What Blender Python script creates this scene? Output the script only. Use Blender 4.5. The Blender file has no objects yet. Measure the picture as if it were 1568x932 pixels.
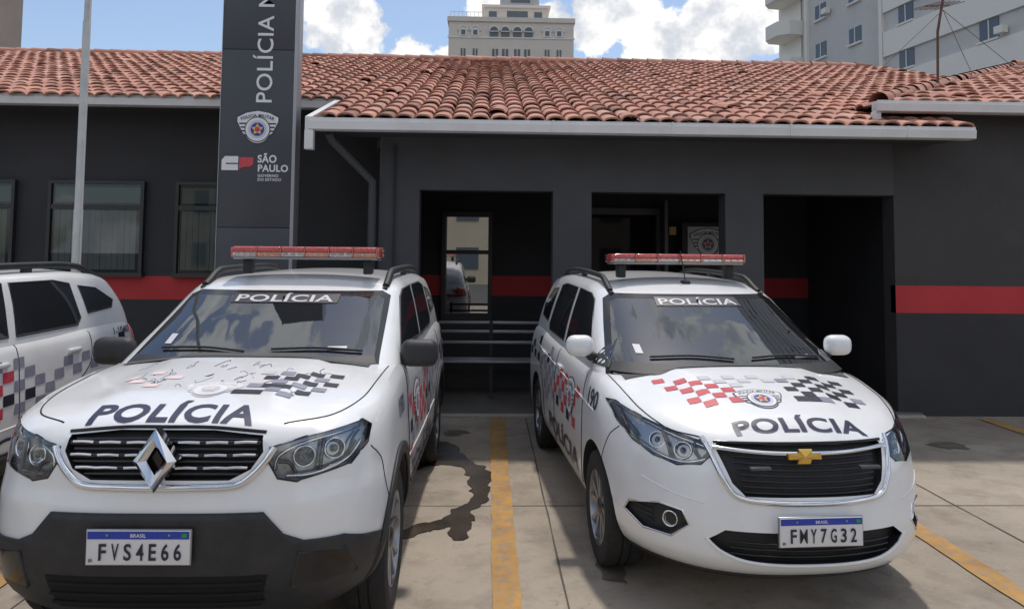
import bpy, bmesh, math, random
from mathutils import Vector, Matrix
from mathutils.bvhtree import BVHTree
from mathutils import noise as mn
random.seed(7)
scene=bpy.context.scene
R=math.radians

# ------------------------------------------------------------------ materials
MATS={}
def mat(name,col,rough=.5,metal=0,coat=0,noise=0,nscale=5,bump=0,bscale=60,spec=.5,grime=0,gscale=2,gcol=(.05,.045,.04),g0=.5,g1=.75):
    if name in MATS: return MATS[name]
    m=bpy.data.materials.new(name); m.use_nodes=True
    nt=m.node_tree; b=nt.nodes['Principled BSDF']
    b.inputs['Base Color'].default_value=(*col,1); b.inputs['Roughness'].default_value=rough
    b.inputs['Metallic'].default_value=metal; b.inputs['Coat Weight'].default_value=coat
    b.inputs['Coat Roughness'].default_value=.04
    b.inputs['Specular IOR Level'].default_value=spec
    tc=nt.nodes.new('ShaderNodeTexCoord')
    last=None
    if noise or grime:
        n=nt.nodes.new('ShaderNodeTexNoise'); n.inputs['Scale'].default_value=nscale; n.inputs['Detail'].default_value=5
        n.inputs['Roughness'].default_value=.65
        nt.links.new(tc.outputs['Object'],n.inputs['Vector'])
        mx=nt.nodes.new('ShaderNodeMix'); mx.data_type='RGBA'
        mx.inputs[6].default_value=(*[c*(1-noise) for c in col],1); mx.inputs[7].default_value=(*[min(1,c*(1+noise)) for c in col],1)
        mr=nt.nodes.new('ShaderNodeMapRange'); mr.inputs[1].default_value=.3; mr.inputs[2].default_value=.7
        nt.links.new(n.outputs['Fac'],mr.inputs[0]); nt.links.new(mr.outputs[0],mx.inputs[0]); last=mx.outputs[2]
    if grime:
        g=nt.nodes.new('ShaderNodeTexNoise'); g.inputs['Scale'].default_value=gscale; g.inputs['Detail'].default_value=8
        g.inputs['Roughness'].default_value=.7
        nt.links.new(tc.outputs['Object'],g.inputs['Vector'])
        mr=nt.nodes.new('ShaderNodeMapRange'); mr.inputs[1].default_value=g0; mr.inputs[2].default_value=g1; mr.inputs[4].default_value=grime
        nt.links.new(g.outputs['Fac'],mr.inputs[0])
        mx=nt.nodes.new('ShaderNodeMix'); mx.data_type='RGBA'; mx.inputs[7].default_value=(*gcol,1)
        nt.links.new(last,mx.inputs[6]); nt.links.new(mr.outputs[0],mx.inputs[0]); last=mx.outputs[2]
    if last: nt.links.new(last,b.inputs['Base Color'])
    if bump:
        n=nt.nodes.new('ShaderNodeTexNoise'); n.inputs['Scale'].default_value=bscale; n.inputs['Detail'].default_value=4
        nt.links.new(tc.outputs['Object'],n.inputs['Vector'])
        bp=nt.nodes.new('ShaderNodeBump'); bp.inputs['Strength'].default_value=bump; bp.inputs['Distance'].default_value=.01
        nt.links.new(n.outputs['Fac'],bp.inputs['Height']); nt.links.new(bp.outputs[0],b.inputs['Normal'])
    MATS[name]=m; return m

PAINT=mat('car_white_paint',(.80,.81,.82),.3,coat=.8,noise=.012,nscale=3,grime=.16,gscale=4,gcol=(.50,.45,.39))
BLACKP=mat('black_plastic',(.022,.023,.026),.55,noise=.25,nscale=12,bump=.15,bscale=400,grime=.35,gscale=5,gcol=(.06,.055,.05))
BLACKG=mat('gloss_black',(.010,.010,.012),.15)
VOID=mat('dark_void',(.005,.005,.005),.9)
INTER=mat('cabin_interior',(.075,.075,.078),.8,noise=.15,nscale=6)
SEATM=mat('seat_fabric',(.06,.06,.065),.9,noise=.2,nscale=20)
CHROME=mat('chrome',(.78,.79,.81),.12,metal=1)
SATIN=mat('satin_metal',(.35,.36,.38),.35,metal=1)
ALLOY=mat('wheel_alloy',(.28,.29,.31),.3,metal=.9)
ALLOYD=mat('wheel_alloy_dark',(.13,.14,.15),.35,metal=.8)
TYRE=mat('tyre_rubber',(.022,.022,.022),.85,noise=.3,nscale=20)
GOLD=mat('gold_badge',(.75,.48,.12),.25,metal=.9)
FRIT=mat('glass_frit',(.008,.008,.009),.15)
D_BLACK=mat('decal_black',(.02,.02,.035),.45,noise=.3,nscale=14)
D_GREY=mat('decal_grey',(.26,.26,.33),.45,noise=.15,nscale=14)
D_LGREY=mat('decal_light_grey',(.55,.55,.58),.45)
D_RED=mat('decal_red',(.55,.06,.08),.45,noise=.15,nscale=14)
D_PINK=mat('decal_faded_red',(.74,.60,.60),.5,noise=.1)
D_NAVY=mat('decal_navy',(.035,.035,.075),.4)
D_BLUE=mat('decal_blue',(.02,.06,.35),.4)
D_WHITE=mat('decal_white',(.72,.72,.74),.45)
D_YEL=mat('decal_yellow',(.8,.5,.05),.45)
PLATEW=mat('plate_white',(.7,.7,.72),.35,noise=.03,nscale=20)
PLATEB=mat('plate_blue',(.02,.05,.38),.35)
LREF=mat('reflector',(.75,.77,.8),.12,metal=1)
LHOUSE=mat('lamp_housing_silver',(.42,.44,.47),.25,metal=.7)
LGREYI=mat('lamp_housing_dark',(.10,.105,.12),.2,metal=.5)
AMBER=mat('amber_lens',(.8,.25,.05),.2)

def glassmat(name,tint,fmin=.12,fmax=.9,rough=.01,transp=(1,1,1),body=(.02,.022,.025),bodymix=.0):
    m=bpy.data.materials.new(name); m.use_nodes=True; nt=m.node_tree; nt.nodes.clear()
    o=nt.nodes.new('ShaderNodeOutputMaterial'); t=nt.nodes.new('ShaderNodeBsdfTransparent'); t.inputs[0].default_value=(*transp,1)
    d=nt.nodes.new('ShaderNodeBsdfDiffuse'); d.inputs[0].default_value=(*body,1)
    g=nt.nodes.new('ShaderNodeBsdfGlossy'); g.inputs['Roughness'].default_value=rough; g.inputs[0].default_value=(*tint,1)
    m1=nt.nodes.new('ShaderNodeMixShader'); m1.inputs[0].default_value=bodymix
    m2=nt.nodes.new('ShaderNodeMixShader'); lw=nt.nodes.new('ShaderNodeFresnel'); lw.inputs[0].default_value=1.5
    mr=nt.nodes.new('ShaderNodeMapRange'); mr.inputs[3].default_value=fmin; mr.inputs[4].default_value=fmax
    nt.links.new(lw.outputs[0],mr.inputs[0]); nt.links.new(mr.outputs[0],m2.inputs[0])
    nt.links.new(t.outputs[0],m1.inputs[1]); nt.links.new(d.outputs[0],m1.inputs[2])
    nt.links.new(m1.outputs[0],m2.inputs[1]); nt.links.new(g.outputs[0],m2.inputs[2]); nt.links.new(m2.outputs[0],o.inputs[0])
    MATS[name]=m; return m
LENS=glassmat('headlamp_lens',(1,1,1),.03,1)
WSGLASS=glassmat('windscreen_glass',(.88,.94,1),.085,1,transp=(.55,.58,.58),bodymix=.06,body=(.22,.22,.23))
CARGLASS=glassmat('side_glass',(.9,.95,1),.06,1,bodymix=1,body=(.022,.024,.028))
BGLASS=glassmat('window_glass',(.9,.95,1),.03,.9,transp=(.55,.6,.6))
DOORGLASS=glassmat('door_glass',(1,1,1),.42,1,bodymix=1,body=(.02,.02,.02))
INGLASS=glassmat('inner_door_glass',(1,1,1),.0,.35,rough=.03,bodymix=1,body=(.014,.014,.02))
REDLENS=mat('red_lens',(.60,.10,.09),.15,coat=1,noise=.35,nscale=60)
ORLENS=mat('orange_lens',(.75,.30,.18),.15,coat=1,noise=.3,nscale=60)
CLEARL=mat('clear_lens',(.62,.50,.48),.12,coat=1,noise=.3,nscale=60)

# ------------------------------------------------------------------ helpers
def link(ob,parent=None):
    scene.collection.objects.link(ob)
    if parent: ob.parent=parent
    return ob
def empt(name,loc=(0,0,0),rotz=0,parent=None):
    e=bpy.data.objects.new(name,None); e.location=loc; e.rotation_euler=(0,0,rotz); link(e,parent); return e
def sharpen(me,ang=35):
    bm=bmesh.new(); bm.from_mesh(me)
    for f in bm.faces: f.smooth=True
    for e in bm.edges:
        if len(e.link_faces)==2 and e.calc_face_angle(0)>R(ang): e.smooth=False
    bm.to_mesh(me); bm.free()
def mk(name,verts,faces,mats,parent=None,smooth=False,mi=None,ang=None):
    me=bpy.data.meshes.new(name); me.from_pydata([tuple(v) for v in verts],[],faces)
    for m in (mats if isinstance(mats,(list,tuple)) else [mats]): me.materials.append(m)
    if mi: 
        for p,i in zip(me.polygons,mi): p.material_index=i
    if smooth:
        for p in me.polygons: p.use_smooth=True
    me.update()
    if ang: sharpen(me,ang)
    return link(bpy.data.objects.new(name,me),parent)
def box(name,x0,x1,y0,y1,z0,z1,m,parent=None,bevel=0,seg=2):
    v=[(x,y,z) for x in (x0,x1) for y in (y0,y1) for z in (z0,z1)]
    f=[(0,1,3,2),(4,6,7,5),(0,4,5,1),(2,3,7,6),(0,2,6,4),(1,5,7,3)]
    if bevel:
        bm=bmesh.new(); vs=[bm.verts.new(c) for c in v]
        for q in f: bm.faces.new([vs[i] for i in q])
        bmesh.ops.recalc_face_normals(bm,faces=bm.faces)
        bmesh.ops.bevel(bm,geom=list(bm.edges),offset=bevel,segments=seg,profile=.5,affect='EDGES')
        me=bpy.data.meshes.new(name); bm.to_mesh(me); bm.free(); me.materials.append(m); sharpen(me,40)
        return link(bpy.data.objects.new(name,me),parent)
    return mk(name,v,f,m,parent)
def boxes(name,lst,m,parent=None):
    V=[];F=[]
    for (x0,x1,y0,y1,z0,z1) in lst:
        b=len(V); V+=[(x,y,z) for x in (x0,x1) for y in (y0,y1) for z in (z0,z1)]
        F+=[tuple(b+i for i in q) for q in [(0,1,3,2),(4,6,7,5),(0,4,5,1),(2,3,7,6),(0,2,6,4),(1,5,7,3)]]
    return mk(name,V,F,m,parent)
def tube(name,pts,r,m,parent=None,cyclic=False,res=3,taper=None):
    cu=bpy.data.curves.new(name,'CURVE'); cu.dimensions='3D'; sp=cu.splines.new('POLY'); sp.points.add(len(pts)-1)
    for i,p in enumerate(pts):
        sp.points[i].co=(*p,1)
        if taper: sp.points[i].radius=taper[i]
    sp.use_cyclic_u=cyclic; cu.bevel_depth=r; cu.bevel_resolution=res; cu.use_fill_caps=True; cu.materials.append(m)
    return link(bpy.data.objects.new(name,cu),parent)
def smoothpts(pts,n=6):
    out=[]; P=[Vector(p) for p in pts]
    for i in range(len(P)-1):
        p0=P[max(i-1,0)];p1=P[i];p2=P[i+1];p3=P[min(i+2,len(P)-1)]
        for k in range(n):
            t=k/n
            out.append(.5*((2*p1)+(-p0+p2)*t+(2*p0-5*p1+4*p2-p3)*t*t+(-p0+3*p1-3*p2+p3)*t**3))
    out.append(P[-1]); return out
def lathe_x(name,prof,cx,cy,cz,m,parent,n=40,ang=40):
    V=[];F=[]; k=len(prof)
    for i in range(n):
        a=2*math.pi*i/n
        for (r,x) in prof: V.append((cx+x,cy+r*math.cos(a),cz+r*math.sin(a)))
    for i in range(n):
        for j in range(k-1):
            F.append((i*k+j,i*k+j+1,((i+1)%n)*k+j+1,((i+1)%n)*k+j))
    return mk(name,V,F,m,parent,smooth=True,ang=ang)
def itp(tab,x):
    if x<=tab[0][0]: return tab[0][1]
    if x>=tab[-1][0]: return tab[-1][1]
    n=len(tab)
    for i in range(n-1):
        if x<=tab[i+1][0]: break
    d=[(tab[j+1][1]-tab[j][1])/(tab[j+1][0]-tab[j][0]) for j in range(n-1)]
    def sl(j):
        if j==0: return d[0]
        if j==n-1: return d[-1]
        if d[j-1]*d[j]<=0: return 0
        return 2*d[j-1]*d[j]/(d[j-1]+d[j])
    h=tab[i+1][0]-tab[i][0]; t=(x-tab[i][0])/h
    return ((2*t**3-3*t*t+1)*tab[i][1]+(t**3-2*t*t+t)*h*sl(i)+(-2*t**3+3*t*t)*tab[i+1][1]+(t**3-t*t)*h*sl(i+1))

TC={}
def text2d(s,bold=.0,sp=1.06):
    key=(s,bold,sp)
    if key in TC: return TC[key]
    cu=bpy.data.curves.new('t','FONT'); cu.body=s; cu.size=1; cu.align_x='CENTER'; cu.align_y='CENTER'; cu.offset=bold
    cu.resolution_u=4; cu.space_character=sp
    try: cu.fill_mode='FRONT'
    except Exception: pass
    ob=bpy.data.objects.new('t',cu); scene.collection.objects.link(ob)
    dg=bpy.context.evaluated_depsgraph_get(); me=bpy.data.meshes.new_from_object(ob.evaluated_get(dg))
    v=[(q.co.x,q.co.y) for q in me.vertices]; f=[tuple(p.vertices) for p in me.polygons]
    xs=[a for a,b in v]; ys=[b for a,b in v]
    cx=(min(xs)+max(xs))/2; cy=(min(ys)+max(ys))/2; W=max(xs)-min(xs); H=max(ys)-min(ys)
    v=[((a-cx)/W,(b-cy)/H) for a,b in v]
    bpy.data.objects.remove(ob); TC[key]=(v,f); return TC[key]
def text_at(s,cx,cy,w,h,bold=.02,rot=0,flip=False,sp=1.06):
    v,f=text2d(s,bold,sp); c,sn=math.cos(rot),math.sin(rot); out=[]
    for a,b in v:
        x=a*w*(-1 if flip else 1); y=b*h; out.append((cx+x*c-y*sn,cy+x*sn+y*c))
    return out,f
def circ(cx,cy,r,n=28,ry=None): 
    ry=ry or r
    return [(cx+r*math.cos(2*math.pi*i/n),cy+ry*math.sin(2*math.pi*i/n)) for i in range(n)]
def emblem(cx,cy,w,flip=False,textring=True):
    s=w/2; fx=-1 if flip else 1
    T=lambda pts:[(cx+fx*a*s,cy+b*s) for a,b in pts]
    def outer(k):
        pts=[(-.98*k,.50*k),(-.55*k,.72*k),(0,.82*k),(.55*k,.72*k),(.98*k,.50*k),(.98*k,.30*k),(.86*k,.05*k),(.70*k,-.28*k)]
        pts+= [(.62*k*math.cos(t),-.05+.70*k*math.sin(t)) for t in [R(-25-13*i) for i in range(11)]]
        pts+=[(-.70*k,-.28*k),(-.86*k,.05*k),(-.98*k,.30*k)]
        return pts
    L=[]
    P=lambda pts,m:L.append((T(pts),[tuple(range(len(pts)))],m))
    P(outer(1.0),D_NAVY); P(outer(.94),D_WHITE)
    for i in range(3):
        z=.22-.17*i
        P([(-.84+.06*i,z),(.84-.06*i,z),(.82-.06*i,z-.07),(-.82+.06*i,z-.07)],D_NAVY)
    P(circ(0,-.08,.58),D_NAVY); P(circ(0,-.08,.54),D_WHITE); P(circ(0,-.08,.42),D_LGREY); P(circ(0,-.08,.31),D_BLUE)
    st=[]
    for i in range(10):
        a=R(90+36*i); r=.28 if i%2==0 else .14; st.append((r*math.cos(a),-.08+r*math.sin(a)))
    P(st,D_YEL); P(circ(0,-.08,.12),D_RED)
    if textring:
        v,f=text2d('POLICIA MILITAR',.02); Rr=1.75
        vv=[]
        for a,b in v:
            an=a*1.55/Rr; rr=Rr+b*.15
            vv.append((rr*math.sin(an),rr*math.cos(an)-Rr+.55))
        L.append((T(vv),f,D_NAVY))
    return L

DIRS={'F':lambda a,b:((a,-5,b),(0,1,0)),'T':lambda a,b:((a,b,5),(0,0,-1)),'R':lambda a,b:((5,a,b),(-1,0,0)),'L':lambda a,b:((-5,a,b),(1,0,0)),'B':lambda a,b:((a,9,b),(0,-1,0))}
def ray(bvh,d,a,b):
    o,dr=DIRS[d](a,b); o=Vector(o);dr=Vector(dr)
    h,n,_,_=bvh.ray_cast(o,dr)
    if h is None: return None,None,dr
    if n.dot(dr)>0: n=-n
    return h,n,dr
def gridcut(bm,step):
    xs=[v.co.x for v in bm.verts]; ys=[v.co.y for v in bm.verts]
    for ax,lo,hi in ((0,min(xs),max(xs)),(1,min(ys),max(ys))):
        n=int((hi-lo)/step)
        for i in range(1,n+1):
            c=[0,0,0]; no=[0,0,0]; c[ax]=lo+(hi-lo)*i/(n+1); no[ax]=1
            bmesh.ops.bisect_plane(bm,geom=bm.verts[:]+bm.edges[:]+bm.faces[:],dist=1e-6,plane_co=c,plane_no=no)
def bm2d(v2,faces,step):
    bm=bmesh.new(); vs=[bm.verts.new((a,b,0)) for a,b in v2]
    for f in faces:
        try: bm.faces.new([vs[i] for i in f])
        except Exception: pass
    gridcut(bm,step); return bm
def conform(name,v2,faces,d,bvh,off,m,parent,step=.04,thick=0):
    bm=bm2d(v2,faces,step); kill=[]; dr=None
    for v in bm.verts:
        h,n,dr=ray(bvh,d,v.co.x,v.co.y)
        if h is None: kill.append(v)
        else: v.co=h+n*off
    if kill: bmesh.ops.delete(bm,geom=kill,context='VERTS')
    bm.normal_update()
    for f in bm.faces:
        if f.normal.dot(dr)>0: f.normal_flip()
        f.smooth=True
    me=bpy.data.meshes.new(name); bm.to_mesh(me); bm.free(); me.materials.append(m)
    ob=link(bpy.data.objects.new(name,me),parent)
    if thick:
        md=ob.modifiers.new('s','SOLIDIFY'); md.thickness=thick; md.offset=1
    return ob
def cpoly(name,pts,d,bvh,off,m,parent,step=.04,thick=0):
    return conform(name,pts,[tuple(range(len(pts)))],d,bvh,off,m,parent,step,thick)
def cring(name,outer,inner,d,bvh,off,m,parent,step=.04,thick=0):
    n=len(outer); return conform(name,outer+inner,[(k,(k+1)%n,n+(k+1)%n,n+k) for k in range(n)],d,bvh,off,m,parent,step,thick)
def cline(name,pts,d,bvh,r,m,parent,off=0,n=8,smooth=True,cyc=False):
    P=smoothpts([(a,b,0) for a,b in pts],n) if smooth else [Vector((a,b,0)) for a,b in pts]
    out=[]
    for p in P:
        h,nn,_=ray(bvh,d,p.x,p.y)
        if h is not None: out.append(h+nn*off)
    if len(out)>1: return tube(name,out,r,m,parent,cyclic=cyc)
def mir(pts): return [(-a,b) for a,b in pts][::-1]

# ------------------------------------------------------------------ car shells
def shell(P,ns=24):
    a,na,b,nb=P['a'],P['na'],P['b'],P['nb']
    S=[]
    vf=lambda u,n:1-(1-u**n)**(1/n)
    uf=lambda v,n:(1-(1-v)**n)**(1/n)
    for i in range(20): u=.9*i/19; S.append(('f',u,vf(u,na)))
    v0=vf(.9,na)
    for i in range(1,13): v=v0+(1-v0)*i/12; S.append(('f',uf(v,na),v))
    for i in range(1,34): S.append(('s',1,i/34))
    v0=vf(.9,nb)
    for i in range(0,9): v=1-(1-v0)*i/9; S.append(('r',uf(v,nb),v))
    for i in range(0,15): u=.9*(1-i/14); S.append(('r',u,vf(u,nb)))
    N=len(S)
    def pt(i,s,sg):
        k,u,v=S[i]; yf=itp(P['yf'],s); yr=itp(P['yr'],s); w=itp(P['w'],s)
        y=yf+a*v if k=='f' else (yr-b*v if k=='r' else (yf+a)+(yr-b-yf-a)*v)
        zb=itp(P['zb'],y); zt=itp(P['zt'],y)
        x=sg*w*u
        if 'wy' in P: x*=itp(P['wy'],y)
        return (x,y,zb+(zt-zb)*s)
    V=[];F=[]; idx={}
    def add(p): V.append(p); return len(V)-1
    for j in range(ns+1):
        s=j/ns
        for i in range(N):
            idx[(j,i,1)]=add(pt(i,s,1))
            idx[(j,i,-1)]=idx[(j,i,1)] if i in(0,N-1) else add(pt(i,s,-1))
    for j in range(ns):
        for i in range(N-1):
            F.append((idx[(j,i,1)],idx[(j,i+1,1)],idx[(j+1,i+1,1)],idx[(j+1,i,1)]))
            F.append((idx[(j,i,-1)],idx[(j+1,i,-1)],idx[(j+1,i+1,-1)],idx[(j,i+1,-1)]))
    K=24
    for (j,top) in ((0,False),(ns,True)):
        rows=[]
        for i in range(N):
            if i in (0,N-1): rows.append([idx[(j,i,1)]]); continue
            p=V[idx[(j,i,1)]]; row=[idx[(j,i,1)]]
            for k in range(1,K):
                t=1-2*k/K; x=p[0]*t; z=p[2]
                if top:
                    z+=itp(P['crown'],p[1])*(1-abs(t)**P.get('cp',2.4))
                    if 'dome' in P: z+=P['dome'](x,p[1])
                row.append(add((x,p[1],z)))
            row.append(idx[(j,i,-1)]); rows.append(row)
        for i in range(N-1):
            r0,r1=rows[i],rows[i+1]
            if len(r0)==1:
                for k in range(K): F.append((r0[0],r1[k],r1[k+1]) if top else (r0[0],r1[k+1],r1[k]))
            elif len(r1)==1:
                for k in range(K): F.append((r0[k],r1[0],r0[k+1]) if top else (r0[k+1],r1[0],r0[k]))
            else:
                for k in range(K): F.append((r0[k],r1[k],r1[k+1],r0[k+1]) if top else (r0[k+1],r1[k+1],r1[k],r0[k]))
    return V,F
def clean_obj(name,V,F,mats,parent):
    me=bpy.data.meshes.new(name); me.from_pydata(V,[],F)
    bm=bmesh.new(); bm.from_mesh(me); bmesh.ops.remove_doubles(bm,verts=bm.verts,dist=1e-5)
    bmesh.ops.recalc_face_normals(bm,faces=bm.faces); bm.to_mesh(me)
    bvh=BVHTree.FromBMesh(bm); bm.free()
    for m in mats: me.materials.append(m)
    return link(bpy.data.objects.new(name,me),parent),bvh
def cutter_poly(pts,bvh,depth,yback=None,idx=1):
    bm=bm2d(pts,[tuple(range(len(pts)))],.04 if yback is None else .2)
    for v in bm.verts:
        x,z=v.co.x,v.co.y; h,n,_=ray(bvh,'F',x,z)
        v.co=Vector((x,(h.y if h is not None else .3)+depth if yback is None else yback,z))
    r=bmesh.ops.extrude_face_region(bm,geom=bm.faces[:])
    for g in r['geom']:
        if isinstance(g,bmesh.types.BMVert): g.co.y=-.5
    bmesh.ops.recalc_face_normals(bm,faces=bm.faces)
    me=bpy.data.meshes.new('cut'); bm.to_mesh(me); bm.free()
    for p in me.polygons: p.material_index=idx
    return me
def cyl_cut(x0,x1,cy,cz,r,n=48):
    bm=bmesh.new(); bmesh.ops.create_cone(bm,cap_ends=True,segments=n,radius1=r,radius2=r,depth=abs(x1-x0),matrix=Matrix.Translation(((x0+x1)/2,cy,cz))@Matrix.Rotation(R(90),4,'Y'))
    me=bpy.data.meshes.new('cut'); bm.to_mesh(me); bm.free()
    for p in me.polygons: p.material_index=1
    return me
def do_bool(ob,meshes):
    bm=bmesh.new()
    for me in meshes: bm.from_mesh(me)
    me=bpy.data.meshes.new('cutall'); bm.to_mesh(me); bm.free()
    for m in ob.data.materials: me.materials.append(m)
    c=bpy.data.objects.new('cutall',me); scene.collection.objects.link(c)
    par=ob.parent; ob.parent=None
    md=ob.modifiers.new('b','BOOLEAN'); md.operation='DIFFERENCE'; md.solver='EXACT'; md.object=c
    dg=bpy.context.evaluated_depsgraph_get(); dg.update()
    nm=bpy.data.meshes.new_from_object(ob.evaluated_get(dg)); ob.modifiers.clear(); ob.data=nm
    bpy.data.objects.remove(c); ob.parent=par; sharpen(nm,32)

def wheel(parent,side,cy,Rt,xo):
    s=side; cx=s*(xo-.11); cz=Rt
    rr=Rt*.66
    prof=[(rr*.98,-.10),(rr*1.02,-.105),(Rt*.86,-.115),(Rt*.96,-.105),(Rt,-.08),(Rt,-.03),(Rt-.008,-.028),(Rt-.008,-.02),(Rt,-.018),(Rt,.018),(Rt-.008,.02),(Rt-.008,.028),(Rt,.03),(Rt,.08),(Rt*.96,.105),(Rt*.86,.115),(rr*1.02,.105),(rr*.98,.10)]
    lathe_x('tyre',[(r,x*s) for r,x in prof],cx,cy,cz,TYRE,parent)
    lathe_x('rim',[(r,x*s) for r,x in [(rr*1.0,.104),(rr*.96,.106),(rr*.92,.09),(rr*.88,.0),(rr*.86,-.1)]],cx,cy,cz,ALLOY,parent)
    lathe_x('brake_disc',[(r,x*s) for r,x in [(.0,.02),(rr*.66,.02),(rr*.66,.0)]],cx,cy,cz,ALLOYD,parent)
    lathe_x('inner_barrel',[(r,x*s) for r,x in [(.0,-.04),(rr*.88,-.04)]],cx,cy,cz,VOID,parent)
    V=[];F=[]
    n=5
    for k in range(n):
        for dd in (-.16,.16):
            a=2*math.pi*k/n+.3; a1=a+dd*.9; a2=a+dd*1.7
            def q(r,an,w,x):
                c,sn=math.cos(an),math.sin(an); return [(cx+x*s,cy+r*c-w*sn,cz+r*sn+w*c),(cx+x*s,cy+r*c+w*sn,cz+r*sn-w*c)]
            b=len(V)
            V+=q(rr*.15,a1,.014,.085)+q(rr*.94,a2,.012,.10)+q(rr*.15,a1,.018,.045)+q(rr*.94,a2,.017,.06)
            F+=[(b,b+1,b+3,b+2),(b,b+2,b+6,b+4),(b+1,b+5,b+7,b+3)]
    mk('spokes',V,F,ALLOY,parent)
    lathe_x('hub_cap',[(r,x*s) for r,x in [(.0,.1),(rr*.16,.098),(rr*.24,.085),(rr*.25,.04)]],cx,cy,cz,ALLOYD,parent)

def plate(parent,cx,y,cz,txt,sx=1):
    P=empt('number_plate',(cx,0,0),0,parent); P.scale=(sx,1,1); cx=0
    box('plate_frame',cx-.206,cx+.206,y,y+.012,cz-.07,cz+.07,SATIN,P,bevel=.004)
    box('plate',cx-.2,cx+.2,y-.004,y+.002,cz-.065,cz+.065,PLATEW,P,bevel=.0015)
    box('plate_band',cx-.197,cx+.197,y-.006,y-.003,cz+.033,cz+.062,PLATEB,P)
    def T(name,s,x,z,w,h,m,bold=.02,yy=-.0075,sp=1.06):
        v,f=text_at(s,x,z,w,h,bold,sp=sp); mk(name,[(a,y+yy,b) for a,b in v],f,m,P)
    for k,ch in enumerate(txt):
        T('plate_char',ch,cx-.137+.0485*k,cz-.016,(.029 if ch!='M' else .037),.064,D_BLACK,.018 if ch!='M' else .004)
    T('plate_country','BRASIL',cx,cz+.047,.06,.014,D_WHITE,.02)
    T('plate_qr','BR',cx-.182,cz-.048,.015,.012,D_BLACK)
    box('plate_flag',cx+.168,cx+.188,y-.0075,y-.005,cz+.04,cz+.055,mat('flag_green',(.02,.3,.08),.4),P)
    for sx_ in (-.12,.12): box('plate_bolt',sx_-.005,sx_+.005,y-.009,y-.004,cz+.044,cz+.053,SATIN,P,bevel=.002)

def lightbar(parent,y,z,half,n=6,xo=0,hh=0.0,tilt=0):
    P=empt('light_bar',(xo,0,0),0,parent)
    box('lightbar_tray',-half,half,y-.11,y+.11,z-.034-hh,z-.014-hh,SATIN,P,bevel=.006)
    w=2*half/n
    for i in range(n):
        x0=-half+i*w
        box('lightbar_lens',x0+.003,x0+w-.003,y-.13,y+.13,z+.008,z+.036+hh,REDLENS,P,bevel=.012,seg=3)
        box('lightbar_lens_low',x0+.003,x0+w-.003,y-.125,y+.125,z-.014-hh,z+.006,(ORLENS if i%2 else CLEARL),P,bevel=.005)
        for q in range(3): box('lightbar_led',x0+.02+q*w/3.3,x0+.02+q*w/3.3+w/5,y-.129,y-.12,z-.009,z+.002,LREF,P)
        box('lightbar_divider',x0+w-.004,x0+w+.004,y-.132,y+.132,z-.012-hh,z+.038+hh,mat('lens_divider',(.5,.2,.18),.3),P)
    for sg in (-1,1):
        box('lightbar_foot',sg*(half-.08)-.03,sg*(half-.08)+.03,y-.05,y+.05,z-.14,z-.028-hh,BLACKP,P,bevel=.01)
        box('lightbar_end',sg*(half+.004)-.010,sg*(half+.004)+.010,y-.12,y+.12,z-.02-hh,z+.03+hh,REDLENS,P,bevel=.008)

def reflector(parent,bvh,x,z,r,depth=.03,squash=1.1,bulb=True):
    h,n,_=ray(bvh,'F',x,z)
    ax=(n*.75+Vector((0,-1,0))*.25).normalized(); up=Vector((0,0,1)); u=up.cross(ax).normalized(); v=ax.cross(u)
    o=h-n*depth
    pr=[(r*1.12,.002),(r,.006),(r*.9,-.002),(r*.75,-.012),(r*.4,-.02),(0,-.022)]
    V=[];F=[];N=24;q6=len(pr)
    for i in range(N):
        a=2*math.pi*i/N
        for (rr,dy) in pr: V.append(o+u*(rr*math.cos(a)*squash)+v*(rr*math.sin(a))+ax*dy)
    for i in range(N):
        for q in range(q6-1): F.append((i*q6+q,i*q6+q+1,((i+1)%N)*q6+q+1,((i+1)%N)*q6+q))
    mk('reflector',V,F,LREF,parent,smooth=True)
    if bulb:
        bm=bmesh.new(); bmesh.ops.create_uvsphere(bm,u_segments=16,v_segments=10,radius=r*.42)
        me=bpy.data.meshes.new('bulb'); bm.to_mesh(me); bm.free(); me.materials.append(LGREYI)
        for p in me.polygons: p.use_smooth=True
        b=link(bpy.data.objects.new('projector',me),parent); b.location=o-ax*.006
def headlamp(parent,pts,bvh,sg,lamps,drl):
    P=pts if sg>0 else mir(pts)
    cpoly('headlamp_lens',P,'F',bvh,.003,LENS,parent,.03)
    for (x,z,r) in lamps: reflector(parent,bvh,sg*x,z,r)
    for ln,r,m in drl:
        q=ln if sg>0 else [(-a,b) for a,b in ln]
        cline('drl',q,'F',bvh,r,m,parent,off=-.014)
    cline('headlamp_edge',P+[P[0]],'F',bvh,.004,BLACKP,parent,off=0,n=3,smooth=False)
def rail(parent,G,x,y0,y1,r,lift):
    pts=[];N=22
    for i in range(N+1):
        t=i/N; y=y0+(y1-y0)*t
        h,n,_=ray(G,'T',x,y)
        if h is None: continue
        e=min(1,min(t,1-t)/.14); e=e*e*(3-2*e)
        pts.append((x,y,h.z+lift*e))
    if len(pts)>2:
        tube('roof_rail',pts,r,BLACKP,parent)
        for t in (.04,.5,.96):
            i=int(t*(len(pts)-1)); p=pts[i]; box('rail_mount',p[0]-.018,p[0]+.018,p[1]-.05,p[1]+.05,p[2]-.06,p[2],BLACKP,parent,bevel=.008)

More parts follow.
